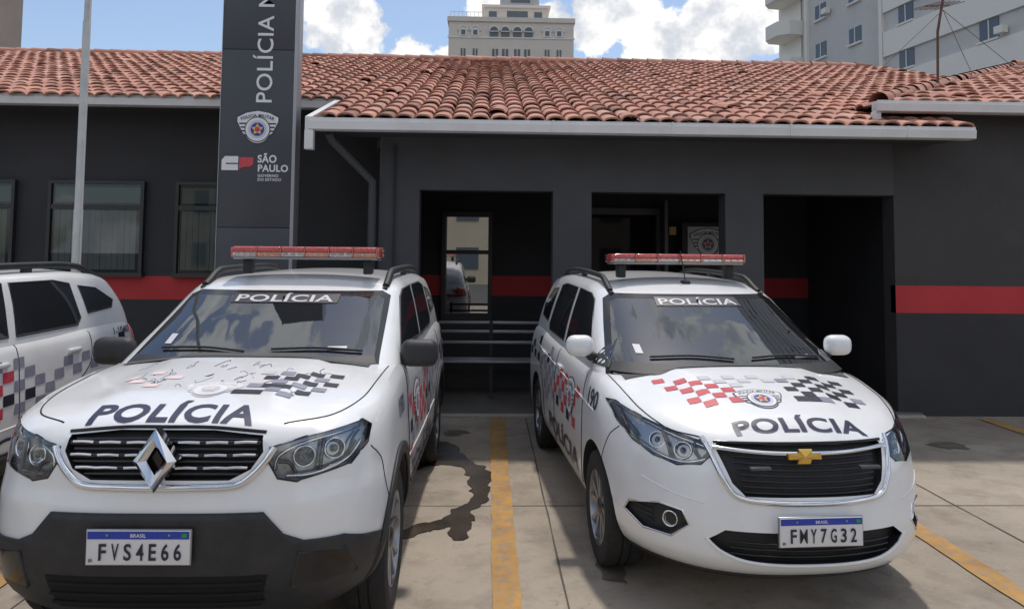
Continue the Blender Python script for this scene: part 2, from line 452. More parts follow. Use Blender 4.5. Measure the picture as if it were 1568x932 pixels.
def checks(parent,bvh,d,cells,size,off=.003):
    for k,(a,b,m) in enumerate(cells):
        s=size; cpoly('check',[(a,b),(a+s,b),(a+s,b+s*.8),(a,b+s*.8)],d,bvh,off,m,parent,.05)
def side_checks(E,B,d,y0,y1,zb,arches,seed):
    rr=random.Random(seed); by={}
    w,h=.115,.075
    for i in range(int((y1-y0)/w)):
        for j in range(6):
            if (i+j)%2: continue
            yy=y0+i*w; f=(yy-y0)/(y1-y0)
            if j<3 and any(abs(yy-a)<.52 for a in arches): continue
            if rr.random()<.25 and j in (0,4,5): continue
            if j==5 and rr.random()<.6: continue
            if j==0 and rr.random()<.4: continue
            m=D_RED if f<.38 else (D_GREY if f<.72 else D_BLACK)
            if rr.random()<.15: m=D_GREY
            if rr.random()<.08: m=D_BLACK
            by.setdefault(m,[]).append((yy,zb+h*j+f*.06))
    for m,cs in by.items():
        V=[];F=[]
        for a,b in cs:
            k=len(V); V+=[(a,b),(a+w*.98,b+.002),(a+w*.98,b+h*.98),(a,b+h*.98-.002)]; F.append((k,k+1,k+2,k+3))
        conform('side_checks',V,F,d,B,.003,m,E,.09)

def cabin(E,G,B,ybase,zd,ztop,xw):
    cpoly('dashboard_top',[(-xw,ybase),(xw,ybase),(xw,ybase+1.6),(-xw,ybase+1.6)],'T',B,.006,INTER,E,.12)
    box('dashboard',-xw,xw,ybase+.45,ybase+.72,zd-.15,zd+.035,INTER,E,bevel=.03,seg=3)
    box('instrument_hood',.18,.52,ybase+.42,ybase+.62,zd,zd+.085,BLACKP,E,bevel=.03,seg=3)
    box('centre_screen',-.13,.13,ybase+.46,ybase+.50,zd,zd+.09,BLACKG,E,bevel=.01)
    c=Vector((.35,ybase+.80,zd+.03)); pts=[]
    for i in range(28):
        a=2*math.pi*i/28; pts.append(c+Vector((.18*math.cos(a),.07*math.sin(a),.165*math.sin(a))))
    tube('steering_wheel',pts,.016,BLACKP,E,cyclic=True)
    tube('wheel_spoke',[c+Vector((-.17,0,0)),c+Vector((.17,0,0))],.018,BLACKP,E)
    for sx in (-1,1):
        box('seat_back',sx*.36-.23,sx*.36+.23,ybase+1.25,ybase+1.38,zd-.3,zd+.15,SEATM,E,bevel=.05,seg=3)
        box('head_restraint',sx*.36-.12,sx*.36+.12,ybase+1.27,ybase+1.35,zd+.18,zd+.33,SEATM,E,bevel=.035,seg=3)
    h,n,_=ray(G,'F',0,ztop-.03)
    box('inner_mirror',-.11,.11,h.y+.06,h.y+.085,ztop-.085,ztop-.025,BLACKG,E,bevel=.012)
    tube('mirror_stem',[(0,h.y+.07,ztop-.03),(0,h.y+.05,ztop+.02)],.008,BLACKP,E)
    # stickers on the glass
    cpoly('glass_sticker',[(-xw*.82,zd+.055),(-xw*.82,zd+.10),(-xw*.76,zd+.10),(-xw*.76,zd+.055)],'F',G,.006,D_LGREY,E,.05)
    cpoly('glass_sticker',[(xw*.60,zd+.035),(xw*.60,zd+.05),(xw*.76,zd+.05),(xw*.76,zd+.035)],'F',G,.006,D_LGREY,E,.05)

def duster(name,loc,rotz,num,variant=0):
    E=empt(name,loc,rotz); E.scale=(.95,1,1)
    dome=lambda x,y:.018*max(0,min(1,(.46-abs(x))/.06))*max(0,min(1,(y-.16)/.2))*max(0,min(1,(1.5-y)/.3))
    BP=dict(a=.80,na=3.3,b=.42,nb=4,
      yf=[(0,.18),(.12,.07),(.25,.02),(.45,0),(.62,.0),(.70,.015),(.85,.03),(.94,.045),(.98,.06),(1,.085)],
      yr=[(0,4.2),(.2,4.32),(.5,4.34),(.8,4.30),(1,4.24)],
      w=[(0,.80),(.08,.86),(.25,.90),(.5,.905),(.7,.895),(.85,.885),(.94,.868),(.98,.85),(1,.825)],
      wy=[(0,1),(.84,1.0),(1.5,.985),(2.8,.985),(3.5,1),(4.3,.98)],
      zb=[(0,.27),(4.4,.27)],zt=[(0,1.04),(.35,1.075),(1.2,1.15),(2.2,1.15),(4.3,1.17)],
      crown=[(.085,0),(.11,.022),(.16,.04),(.4,.055),(1.2,.055),(4.1,.05),(4.24,0)],cp=3.2,dome=dome)
    V,F=shell(BP,26); body,B=clean_obj('body',V,F,[PAINT,BLACKP,LHOUSE],E)
    GP=dict(a=.45,na=3.2,b=.3,nb=4,
      yf=[(0,.76),(.5,1.31),(.9,1.76),(.97,1.86),(1,1.95)],yr=[(0,4.26),(.4,4.2),(.9,4.0),(1,3.88)],
      w=[(0,.84),(.2,.825),(.9,.735),(.97,.71),(1,.675)],
      zb=[(0,1.05),(5,1.05)],zt=[(1.7,1.555),(2.3,1.60),(3.2,1.61),(4,1.56)],
      crown=[(1.95,0),(2.05,.02),(2.4,.045),(3.3,.045),(3.88,0)],cp=2.2)
    V,F=shell(GP,20); gh,G=clean_obj('greenhouse',V,F,[PAINT,INTER],E)
    grille=[(-.42,.97),(-.41,1.03),(-.2,1.05),(.2,1.05),(.41,1.03),(.42,.97),(.375,.905),(.29,.865),(-.29,.865),(-.375,.905)]
    hl=[(.445,.93),(.445,.985),(.58,1.018),(.79,1.045),(.825,1.015),(.82,.95),(.765,.885),(.56,.848),(.485,.865)]
    cuts=[cutter_poly(grille,B,.06),cutter_poly(hl,B,.055,idx=2),cutter_poly(mir(hl),B,.055,idx=2)]
    for sg in (-1,1):
        for cy in (.84,3.51): cuts.append(cyl_cut(sg*.56,sg*1.2,cy,.36,.40))
    do_bool(body,cuts)
    wi=[(-.705,1.14),(-.69,1.21),(-.645,1.485),(-.605,1.502),(.605,1.502),(.645,1.485),(.69,1.21),(.705,1.14)]
    ws=[(-.735,1.135),(-.72,1.20),(-.68,1.505),(-.62,1.535),(.62,1.535),(.68,1.505),(.72,1.20),(.735,1.135)]
    do_bool(gh,[cutter_poly(wi,G,0,yback=2.75)])
    low=[(-.9,.27),(-.9,.52),(-.85,.56),(-.75,.61),(-.60,.62),(-.52,.655),(-.44,.745),(.44,.745),(.52,.655),(.60,.62),(.75,.61),(.85,.56),(.9,.52),(.9,.27)]
    cpoly('bumper_cladding',low,'F',B,.003,BLACKP,E,.035,.008)
    cpoly('lower_intake',[(-.42,.36),(-.46,.50),(.46,.50),(.42,.36)],'F',B,.014,VOID,E,.05)
    for k in range(3): cline('intake_slat',[(-.44,.39+.04*k),(0,.39+.04*k),(.44,.39+.04*k)],'F',B,.007,VOID,E,off=.018)
    for sg in (-1,1):
        q=[(sg*.55,.44),(sg*.58,.575),(sg*.75,.555),(sg*.79,.44)]
        cpoly('corner_recess',q if sg>0 else q[::-1],'F',B,.013,BLACKG,E,.05)
        cline('corner_recess_edge',q+[q[0]],'F',B,.006,BLACKP,E,off=.014,smooth=False)
    GG=mat('grille_grey',(.06,.06,.065),.3,metal=.3)
    for z in (.885,.933,.981,1.026):
        hw=.39 if z>.9 else .33
        cline('grille_slat',[(-hw,z),(-.2,z+.003),(0,z+.004),(.2,z+.003),(hw,z)],'F',B,.006,GG,E,off=-.020)
    # three main bars carrying bright inserts, dark gaps between
    for z,hw in ((.909,.36),(.957,.40),(1.004,.405)):
        cline('grille_bar',[(-hw,z),(-.2,z+.003),(0,z+.004),(.2,z+.003),(hw,z)],'F',B,.011,BLACKG,E,off=-.012)
        for k in (-3,-2,-1,1,2,3):
            x=k*.118+(.01 if k<0 else -.01)
            if abs(x)+.045>hw: x=math.copysign(hw-.045,x)
            cline('grille_insert',[(x-.046,z+.003),(x,z+.005),(x+.046,z+.003)],'F',B,.0062,CHROME,E,off=-.002)
    u=[(-.465,.985),(-.435,.938),(-.385,.885),(-.315,.845),(-.15,.838),(0,.836),(.15,.838),(.315,.845),(.385,.885),(.435,.938),(.465,.985)]
    cline('grille_chrome',u,'F',B,.0165,CHROME,E,off=.002)
    cline('grille_top',[(-.42,1.04),(-.2,1.058),(0,1.06),(.2,1.058),(.42,1.04)],'F',B,.008,BLACKG,E,off=.0)
    y=-.038; zc=.955
    o=[(0,.125),(.090,0),(0,-.125),(-.090,0)]; i1=[(0,.055),(.034,0),(0,-.055),(-.034,0)]; md=[(0,.093),(.062,0),(0,-.093),(-.062,0)]
    VV=[(a,y+.012,zc+b) for a,b in o]+[(a,y-.012,zc+b) for a,b in md]+[(a,y+.012,zc+b) for a,b in i1]+[(a,y+.06,zc+b) for a,b in o]
    FF=[]
    for k in range(4):
        k2=(k+1)%4; FF+=[(k,k2,4+k2,4+k),(4+k,4+k2,8+k2,8+k),(12+k,12+k2,k2,k)]
    mk('diamond_badge',VV,FF,CHROME,E); box('badge_back',-.05,.05,.0,.03,zc-.07,zc+.07,BLACKG,E)
    for sg in (-1,1):
        headlamp(E,hl,B,sg,[(.59,.942,.040),(.71,.957,.040)],
          [([(.47,.90),(.49,.955),(.60,1.0),(.79,1.025)],.007,LREF),([(.52,.872),(.63,.872),(.75,.905),(.80,.965)],.009,CHROME),([(.652,.88),(.655,.95),(.66,1.005)],.010,LGREYI),([(.485,.93),(.53,.92),(.56,.875)],.008,LGREYI),([(.76,.93),(.77,.98),(.79,1.01)],.006,LGREYI)])
        cline('bumper_gap',[(sg*.83,.93),(sg*.865,.86),(sg*.885,.74),(sg*.895,.66)],'F',B,.003,VOID,E)
    plate(E,-.05,-.03,.625,num,1/.95)
    cring('windscreen_frit',ws,wi,'F',G,.002,FRIT,E,.05)
    cpoly('windscreen',wi,'F',G,.003,WSGLASS,E,.05)
    cabin(E,G,B,1.02,1.20,1.49,.69)
    cpoly('sunband',[(-.34,1.462),(-.34,1.512),(.36,1.512),(.36,1.462)],'F',G,.007,D_BLACK,E,.05)
    v,f=text_at('POLÍCIA',.01,1.489,.64,.048,.02); conform('windscreen_text',v,f,'F',G,.010,D_LGREY,E,.05)
    cpoly('cowl',[(-.71,1.165),(-.69,1.200),(.69,1.200),(.71,1.165)],'F',G,.012,BLACKP,E,.05)
    for x0,x1 in ((-.55,-.05),(.1,.62)):
        cline('wiper',[(x0,1.232),((x0+x1)/2,1.238),(x1,1.222)],'F',G,.007,BLACKP,E,off=.015)
    for d,sg in (('R',1),('L',-1)):
        W=[[(1.42,1.19),(1.95,1.49),(2.08,1.535),(2.46,1.55),(2.44,1.19)],[(2.53,1.19),(2.54,1.55),(3.05,1.55),(3.25,1.52),(3.33,1.25),(3.28,1.20)],[(3.45,1.28),(3.37,1.50),(3.62,1.47),(3.86,1.36),(3.82,1.30)]]
        for w in W: cpoly('side_window',w,d,G,.004,CARGLASS,E,.06); cline('window_seal',w+[w[0]],d,G,.008,BLACKP,E,smooth=False)
        for cy in (.84,3.51):
            ring=[(cy+.455*math.cos(R(a)),.36+.455*math.sin(R(a))) for a in range(-8,189,7)]+[(cy+.398*math.cos(R(a)),.36+.398*math.sin(R(a))) for a in range(188,-9,-7)]
            n=len(ring)//2
            fc=[(k,k+1,2*n-2-k,2*n-1-k) for k in range(n-1)]
            conform('arch_trim',ring,fc,d,B,.002,BLACKP,E,.08,.014)
        cpoly('sill_trim',[(1.28,.29),(1.28,.43),(3.05,.43),(3.05,.29)],d,B,.002,BLACKP,E,.08,.012)
        for ln in ([(1.36,.45),(1.30,.8),(1.33,1.12)],[(2.49,.45),(2.49,.8),(2.49,1.14)],[(3.38,1.14),(3.36,.9),(3.12,.72),(3.06,.5)]):
            cline('door_gap',ln,d,B,.004,VOID,E)
        cline('door_crease',[(1.35,.62),(2.2,.60),(3.0,.62)],d,B,.006,PAINT,E)
        for hy in (2.3,3.15):
            h,n,_=ray(B,d,hy,1.02); box('door_handle',h.x-.02,h.x+.02,hy-.08,hy+.08,1.005,1.035,PAINT,E,bevel=.008)
        xm=1.07 if sg<0 else 1.05
        box('mirror_arm',sg*.80-.05,sg*.80+.05,1.40,1.48,1.14,1.18,BLACKP,E,bevel=.012)
        box('mirror_shell',min(sg*.82,sg*xm),max(sg*.82,sg*xm),1.36,1.48,1.115,1.275,BLACKP,E,bevel=.055,seg=4)
        rail(E,G,sg*.63,1.98,3.80,.026,.05)
        fl=(sg<0)
        side_checks(E,B,d,1.40,3.98,.58,(.84,3.51),5)
        v,f=text_at('1-10407',3.90,1.10,.30,.06,.01,flip=fl); conform('unit_number',v,f,d,B,.004,D_NAVY,E,.06)
        v,f=text_at('190',.98,.98,.20,.10,.02,flip=fl); conform('phone_number',v,f,d,B,.004,D_NAVY,E,.06)
        v,f=text_at('POLÍCIA',2.15,.50,1.3,.15,.02,flip=fl); conform('door_text',v,f,d,B,.006,D_NAVY,E,.06)
        for k,(vv,ff,m) in enumerate(emblem(1.75,.86,.34,flip=fl)): conform('door_badge',vv,ff,d,B,.005+.0006*k,m,E,.07)
        cpoly('tail_lamp',[(4.10,.95),(4.14,1.12),(4.3,1.12),(4.3,.93)],d,B,.004,REDLENS,E,.05,.01)
        for cy in (.84,3.51): wheel(E,sg,cy,.345,.885)
        cline('hood_gap',[(sg*.48,.145),(sg*.66,.27),(sg*.75,.50),(sg*.775,.8),(sg*.785,1.15)],'T',B,.0035,VOID,E)
    lightbar(E,2.12,1.775,.51,xo=.05,hh=.008)
    v,f=text_at('POLÍCIA',-.01,.195,.72,.17,.028); conform('hood_text',v,f,'T',B,.003,D_NAVY,E,.03)
    if variant==0:
        L=emblem(.05,.42,.28)
        for k,(vv,ff,m) in enumerate(L):
            m2={D_NAVY:mat('faded_navy',(.62,.62,.66),.5),D_BLUE:mat('faded_blue',(.52,.55,.66),.5),D_YEL:mat('faded_yellow',(.74,.66,.52),.5),D_RED:D_PINK}.get(m,mat('faded_white',(.74,.74,.76),.5))
            conform('hood_badge',vv,ff,'T',B,.002+.0006*k,m2,E,.06)
        C=[(.16,.36,D_BLACK),(.23,.36,D_BLACK),(.30,.41,D_GREY),(.37,.36,D_GREY),(.20,.46,D_GREY),(.27,.46,D_BLACK),(.34,.46,D_BLACK),(.44,.43,D_BLACK),(.30,.53,D_GREY),(.40,.51,D_GREY),(.24,.59,D_BLACK),(.34,.59,D_BLACK),(.44,.57,D_BLACK),(.50,.50,D_GREY),(.38,.65,D_BLACK),(.48,.65,D_GREY),(.54,.59,D_BLACK),(.30,.67,D_GREY),(.44,.72,D_BLACK),(.54,.73,D_BLACK),(.20,.67,D_LGREY)]
        checks(E,B,'T',C,.07)
        checks(E,B,'T',[(-.30,.45,D_PINK),(-.40,.52,D_PINK),(-.24,.58,D_PINK),(-.46,.60,D_PINK),(-.36,.66,D_PINK)],.07)
        rr=random.Random(3)
        for k in range(40):
            x=rr.uniform(-.5,.2) if k<30 else rr.uniform(.1,.55); y0=rr.uniform(.45,.85); p=[(x,y0)]
            for q in range(3): p.append((p[-1][0]+rr.uniform(-.03,.03),p[-1][1]+rr.uniform(-.05,.07)))
            cline('peeled_edge',p,'T',B,.0016,D_BLACK if k%3==0 else D_GREY,E,off=.001,n=4)
    return E

def spin(name,loc,rotz,num):
    E=empt(name,loc,rotz)
    def dome(x,y):
        return .018*max(0,min(1,(.30+.22*min(1,y/1.1)-abs(x))/.08))*max(0,min(1,(y-.2)/.25))*max(0,min(1,(1.5-y)/.3))
    BP=dict(a=1.02,na=2.5,b=.42,nb=4,
      yf=[(0,.17),(.10,.05),(.2,.01),(.35,0),(.5,.012),(.6,.025),(.75,.045),(.88,.085),(.95,.12),(.985,.155),(1,.19)],
      yr=[(0,4.2),(.2,4.33),(.5,4.36),(.8,4.32),(1,4.26)],
      w=[(0,.79),(.08,.835),(.25,.865),(.5,.872),(.7,.868),(.85,.853),(.94,.832),(.98,.812),(1,.785)],
      zb=[(0,.225),(4.4,.225)],zt=[(0,.885),(.35,.94),(.7,1.00),(1.15,1.055),(2.2,1.06),(4.3,1.10)],
      crown=[(.19,0),(.23,.022),(.32,.042),(.6,.062),(1.2,.078),(4.1,.05),(4.26,0)],cp=2.7,dome=dome)
    V,F=shell(BP,26); body,B=clean_obj('body',V,F,[PAINT,BLACKP,LHOUSE],E)
    GP=dict(a=.55,na=2.8,b=.3,nb=4,
      yf=[(0,.66),(.5,1.20),(.9,1.66),(.97,1.77),(1,1.86)],yr=[(0,4.30),(.4,4.26),(.9,4.08),(1,3.95)],
      w=[(0,.81),(.2,.79),(.9,.665),(.97,.64),(1,.60)],
      zb=[(0,.98),(5,.98)],zt=[(1.6,1.525),(2.2,1.575),(3.2,1.60),(4,1.56)],
      crown=[(1.86,0),(1.96,.02),(2.3,.045),(3.3,.045),(3.95,0)],cp=2.2)
    V,F=shell(GP,20); gh,G=clean_obj('greenhouse',V,F,[PAINT,INTER],E)
    grille=[(-.43,.85),(-.415,.868),(.415,.868),(.43,.85),(.375,.70),(.32,.645),(-.32,.645),(-.375,.70)]
    hl=[(.455,.81),(.455,.865),(.60,.90),(.72,.94),(.79,.972),(.822,.965),(.805,.885),(.76,.82),(.69,.775),(.60,.752),(.50,.77)]
    intake=[(-.49,.44),(-.42,.49),(.42,.49),(.49,.44),(.40,.365),(.28,.335),(-.28,.335),(-.40,.365)]
    fog=[(.565,.49),(.59,.55),(.68,.560),(.785,.515),(.80,.465),(.735,.41),(.635,.415)]
    cuts=[cutter_poly(grille,B,.05),cutter_poly(hl,B,.055,idx=2),cutter_poly(mir(hl),B,.055,idx=2),cutter_poly(intake,B,.06),cutter_poly(fog,B,.05),cutter_poly(mir(fog),B,.05)]
    AY=(.96,3.57)
    for sg in (-1,1):
        for cy in AY: cuts.append(cyl_cut(sg*.55,sg*1.2,cy,.33,.365))
    do_bool(body,cuts)
    wi=[(-.735,1.04),(-.71,1.12),(-.585,1.455),(-.54,1.477),(.54,1.477),(.585,1.455),(.71,1.12),(.735,1.04)]
    ws=[(-.77,1.035),(-.75,1.10),(-.62,1.475),(-.56,1.512),(.56,1.512),(.62,1.475),(.75,1.10),(.77,1.035)]
    do_bool(gh,[cutter_poly(wi,G,0,yback=2.7)])
    for k in range(7):
        z=.664+.026*k; hw=.32+.46*(z-.65)*.5
        cline('grille_slat',[(-hw,z),(-.15,z-.004),(0,z-.005),(.15,z-.004),(hw,z)],'F',B,.0055,BLACKG,E,off=-.012)
    U=[(-.475,.885),(-.455,.83),(-.41,.71),(-.35,.64),(-.2,.622),(0,.618),(.2,.622),(.35,.64),(.41,.71),(.455,.83),(.475,.885)]
    cline('grille_chrome',U,'F',B,.0135,CHROME,E,off=.003)
    cline('grille_bar',[(-.44,.848),(-.2,.835),(0,.832),(.2,.835),(.44,.848)],'F',B,.011,CHROME,E,off=.002)
    cline('grille_top',[(-.43,.872),(-.2,.874),(0,.874),(.2,.874),(.43,.872)],'F',B,.008,BLACKG,E,off=.0)
    y=ray(B,'F',0,.83)[0].y-.02
    pts=[(-.08,-.012),(-.03,-.012),(-.036,-.032),(.028,-.032),(.034,-.012),(.084,-.012),(.08,.014),(.032,.014),(.036,.032),(-.028,.032),(-.032,.014),(-.084,.014)]
    n=len(pts); VV=[(a-.02,y,.822+b) for a,b in pts]+[(a*1.06-.02,y+.012,.822+b*1.12) for a,b in pts]+[(-.02,y-.006,.822)]
    mk('bowtie_badge',VV,[(k,(k+1)%n,2*n) for k in range(n)]+[(k,n+k,n+(k+1)%n,(k+1)%n) for k in range(n)],GOLD,E)
    for k in range(3): cline('intake_slat',[(-.40,.375+.03*k),(0,.37+.03*k),(.40,.375+.03*k)],'F',B,.005,BLACKG,E,off=-.02)
    cline('intake_lip',[(-.50,.445),(-.43,.385),(-.29,.345),(0,.335),(.29,.345),(.43,.385),(.50,.445)],'F',B,.008,PAINT,E,off=.0)
    for sg in (-1,1):
        headlamp(E,hl,B,sg,[(.575,.825,.038),(.675,.85,.038)],
          [([(.47,.85),(.58,.88),(.70,.92),(.80,.955)],.006,LREF),([(.48,.795),(.58,.770),(.69,.792),(.76,.845),(.79,.91)],.008,CHROME),([(.745,.845),(.76,.885),(.79,.935)],.006,LGREYI),([(.625,.78),(.63,.83),(.64,.895)],.009,LGREYI),([(.50,.79),(.52,.83),(.51,.865)],.009,LGREYI)])
        f2=fog if sg>0 else mir(fog)
        cline('fog_chrome',f2+[f2[0]],'F',B,.006,CHROME,E,off=.0,n=3,smooth=False)
        reflector(E,B,sg*.65,.485,.036,depth=.028,squash=1,bulb=False)
        for k in range(3): cline('fog_fin',[(sg*.71,.45+.028*k),(sg*.785,.465+.022*k)],'F',B,.004,GR_ if False else BLACKP,E,off=-.02,smooth=False)
        box('grille_strobe',sg*.27-.05,sg*.27+.05,.0,.03,.782,.796,LGREYI,E,bevel=.003)
        cline('bumper_crease',[(sg*.50,.60),(sg*.62,.62),(sg*.74,.66)],'F',B,.004,PAINT,E)
        cline('bumper_gap',[(sg*.80,.86),(sg*.835,.80),(sg*.855,.70),(sg*.862,.62)],'F',B,.003,VOID,E)
    plate(E,-.0,-.035,.51,num)
    cpoly('chin_lip',[(-.78,.225),(-.74,.262),(.74,.262),(.78,.225)],'F',B,.002,BLACKP,E,.05,.006)
    cring('windscreen_frit',ws,wi,'F',G,.002,FRIT,E,.05)
    cpoly('windscreen',wi,'F',G,.003,WSGLASS,E,.05)
    cabin(E,G,B,.92,1.12,1.465,.69)
    cpoly('sunband',[(-.30,1.435),(-.29,1.490),(.29,1.490),(.30,1.435)],'F',G,.007,D_BLACK,E,.05)
    v,f=text_at('POLÍCIA',0,1.463,.55,.046,.02); conform('windscreen_text',v,f,'F',G,.010,D_LGREY,E,.05)
    cpoly('cowl',[(-.74,1.075),(-.70,1.125),(.70,1.125),(.74,1.075)],'F',G,.012,BLACKP,E,.05)
    for x0,x1 in ((-.50,.0),(.12,.60)):
        cline('wiper',[(x0,1.155),((x0+x1)/2,1.165),(x1,1.15)],'F',G,.007,BLACKP,E,off=.015)
    for d,sg in (('R',1),('L',-1)):
        W=[[(1.42,1.10),(1.92,1.46),(2.04,1.50),(2.44,1.52),(2.42,1.10)],[(2.52,1.10),(2.53,1.52),(3.05,1.53),(3.25,1.51),(3.36,1.16),(3.3,1.11)],[(3.48,1.17),(3.40,1.48),(3.66,1.46),(3.92,1.30),(3.88,1.20)],[(1.14,1.09),(1.34,1.24),(1.36,1.09)]]
        for w in W: cpoly('side_window',w,d,G,.004,CARGLASS,E,.06); cline('window_seal',w+[w[0]],d,G,.007,BLACKP,E,smooth=False)
        for ln in ([(1.36,.34),(1.32,.7),(1.35,1.03)],[(2.48,.33),(2.48,.8),(2.48,1.04)],[(3.42,1.05),(3.38,.85),(3.13,.65),(3.07,.4)]):
            cline('door_gap',ln,d,B,.004,VOID,E)
        cline('door_crease',[(1.0,.86),(2.2,.90),(3.6,.95)],d,B,.006,PAINT,E)
        for hy in (2.3,3.15):
            h,n,_=ray(B,d,hy,.93); box('door_handle',h.x-.02,h.x+.02,hy-.08,hy+.08,.915,.945,PAINT,E,bevel=.008)
        box('mirror_arm',sg*.77-.05,sg*.77+.05,1.36,1.44,1.10,1.15,BLACKP,E,bevel=.012)
        box('mirror_shell',min(sg*.785,sg*.965),max(sg*.785,sg*.965),1.32,1.44,1.13,1.265,PAINT,E,bevel=.055,seg=4)
        rail(E,G,sg*.555,1.90,3.85,.021,.045)
        fl=(sg<0)
        side_checks(E,B,d,1.45,4.0,.54,AY,11)
        for k,(vv,ff,m) in enumerate(emblem(1.75,.80,.34,flip=fl)): conform('door_badge',vv,ff,d,B,.005+.0006*k,m,E,.06)
        v,f=text_at('190',1.06,.92,.24,.11,.02,flip=fl); conform('phone_number',v,f,d,B,.004,D_NAVY,E,.06)
        v,f=text_at('POLÍCIA',2.1,.46,1.3,.17,.02,flip=fl); conform('door_text',v,f,d,B,.006,D_NAVY,E,.06)
        for cy in AY: wheel(E,sg,cy,.32,.855)
        cline('hood_gap',[(sg*.47,.225),(sg*.62,.36),(sg*.71,.6),(sg*.75,.95),(sg*.755,1.12)],'T',B,.0035,VOID,E)
    lightbar(E,2.14,1.755,.50,hh=.004)
    tube('aerial',[(.03,1.98,1.60),(.0,2.0,1.82)],.004,BLACKP,E); box('aerial_base',-.0,.06,1.94,2.02,1.575,1.60,BLACKP,E,bevel=.01)
    v,f=text_at('POLÍCIA',.03,.238,.68,.105,.028); conform('hood_text',v,f,'T',B,.003,D_NAVY,E,.04)
    for k,(vv,ff,m) in enumerate(emblem(-.07,.45,.27)): conform('hood_badge',vv,ff,'T',B,.003+.0006*k,m,E,.06)
    C=[]
    for (x,yy,m) in [(-.24,.42,D_RED),(-.31,.48,D_RED),(-.38,.42,D_RED),(-.24,.54,D_RED),(-.38,.54,D_RED),(-.45,.48,D_RED),(-.31,.60,D_RED),(-.45,.60,D_RED),(-.52,.66,D_RED),(-.38,.66,D_RED),(-.45,.72,D_RED),(-.24,.66,D_LGREY),(-.17,.60,D_LGREY),(-.31,.72,D_LGREY),(-.10,.66,D_LGREY),(-.56,.78,D_RED),(-.17,.72,D_LGREY),(.04,.66,D_LGREY),(-.03,.72,D_LGREY),
                   (.12,.42,D_BLACK),(.19,.42,D_BLACK),(.19,.48,D_BLACK),(.26,.54,D_BLACK),(.33,.48,D_BLACK),(.12,.54,D_BLACK),(.26,.42,D_GREY),(.40,.42,D_BLACK),(.40,.54,D_BLACK),(.19,.60,D_BLACK),(.33,.60,D_BLACK),(.47,.60,D_BLACK),(.47,.48,D_GREY),(.12,.66,D_GREY),(.26,.66,D_BLACK),(.40,.66,D_BLACK),(.33,.72,D_BLACK),(.19,.72,D_LGREY),(.47,.72,D_BLACK)]: C.append((x,yy,m))
    checks(E,B,'T',C,.068)
    return E

duster('police_car',(-1.305,3.06,0),R(-.7),'FVS4E66',0)
spin('police_car',(1.56,3.53,0),R(3.6),'FMY7G32')
duster('police_car',(-4.02,2.72,0),R(-.5),'FXK7B21',1)

# ------------------------------------------------------------------ ground
def concrete():
    m=bpy.data.materials.new('concrete'); m.use_nodes=True; nt=m.node_tree; b=nt.nodes['Principled BSDF']; b.inputs['Roughness'].default_value=.82
    tc=nt.nodes.new('ShaderNodeTexCoord')
    def N(s,d,r,ro=.6):
        n=nt.nodes.new('ShaderNodeTexNoise'); n.inputs['Scale'].default_value=s; n.inputs['Detail'].default_value=d; n.inputs['Roughness'].default_value=ro
        nt.links.new(tc.outputs['Object'],n.inputs['Vector']); q=nt.nodes.new('ShaderNodeMapRange')
        for i,v in enumerate(r): q.inputs[i+1].default_value=v
        nt.links.new(n.outputs['Fac'],q.inputs[0]); return q.outputs[0]
    def mixc(f,a,c):
        x=nt.nodes.new('ShaderNodeMix'); x.data_type='RGBA'
        if isinstance(a,tuple): x.inputs[6].default_value=(*a,1)
        else: nt.links.new(a,x.inputs[6])
        x.inputs[7].default_value=(*c,1); nt.links.new(f,x.inputs[0]); return x.outputs[2]
    c=mixc(N(.8,6,(.3,.7,0,1)),(.285,.243,.195),(.39,.340,.28))
    c=mixc(N(2.4,8,(.48,.66,0,.6),.72),c,(.19,.155,.125))
    c=mixc(N(.6,5,(.50,.62,0,.5)),c,(.20,.17,.14))
    c=mixc(N(9,6,(.58,.68,0,.5),.7),c,(.15,.125,.10))
    c=mixc(N(60,3,(.60,.75,0,.5)),c,(.12,.105,.09))
    c=mixc(N(22,4,(.62,.72,0,.4)),c,(.46,.42,.36))
    nt.links.new(c,b.inputs['Base Color'])
    n=nt.nodes.new('ShaderNodeTexNoise'); n.inputs['Scale'].default_value=90; n.inputs['Detail'].default_value=4; nt.links.new(tc.outputs['Object'],n.inputs['Vector'])
    bp=nt.nodes.new('ShaderNodeBump'); bp.inputs['Strength'].default_value=.4; bp.inputs['Distance'].default_value=.01; nt.links.new(n.outputs['Fac'],bp.inputs['Height']); nt.links.new(bp.outputs[0],b.inputs['Normal'])
    return m
CONC=concrete()
mk('ground',[(-500,-500,-.012),(500,-500,-.012),(500,700,-.012),(-500,700,-.012)],[(0,1,2,3)],mat('ground_asphalt',(.09,.088,.085),.9,noise=.2,nscale=.5))
mk('parking_lot',[(-14,-4,0),(14,-4,0),(14,8.5,0),(-14,8.5,0)],[(0,1,2,3)],CONC)
JN=mat('slab_joint',(.09,.078,.065),.95)
rj=random.Random(8)
def joint(p0,p1,w):
    n=40; V=[];F=[]; d=(Vector(p1)-Vector(p0)); s_=Vector((-d.y,d.x,0)).normalized()
    for i in range(n+1):
        p=Vector(p0)+d*(i/n); ww=w*rj.uniform(.5,1.4); o_=s_*rj.uniform(-.003,.003)
        V+=[p+o_-s_*ww,p+o_+s_*ww]
    F=[(2*i,2*i+1,2*i+3,2*i+2) for i in range(n)]
    return V,F
JV=[];JF=[]
for (p0,p1,w_,z_) in [((x,-4,.004),(x,8.26,.004),.005,0) for x in (-5.3,-2.35,.43,3.4,6.3)]+[((-14,y,.0035),(14,y,.0035),.004,0) for y in (-.8,2.3,5.4)]:
    V,F=joint(p0,p1,w_); b=len(JV); JV+=V; JF+=[tuple(b+i for i in f) for f in F]
mk('slab_joints',JV,JF,JN)
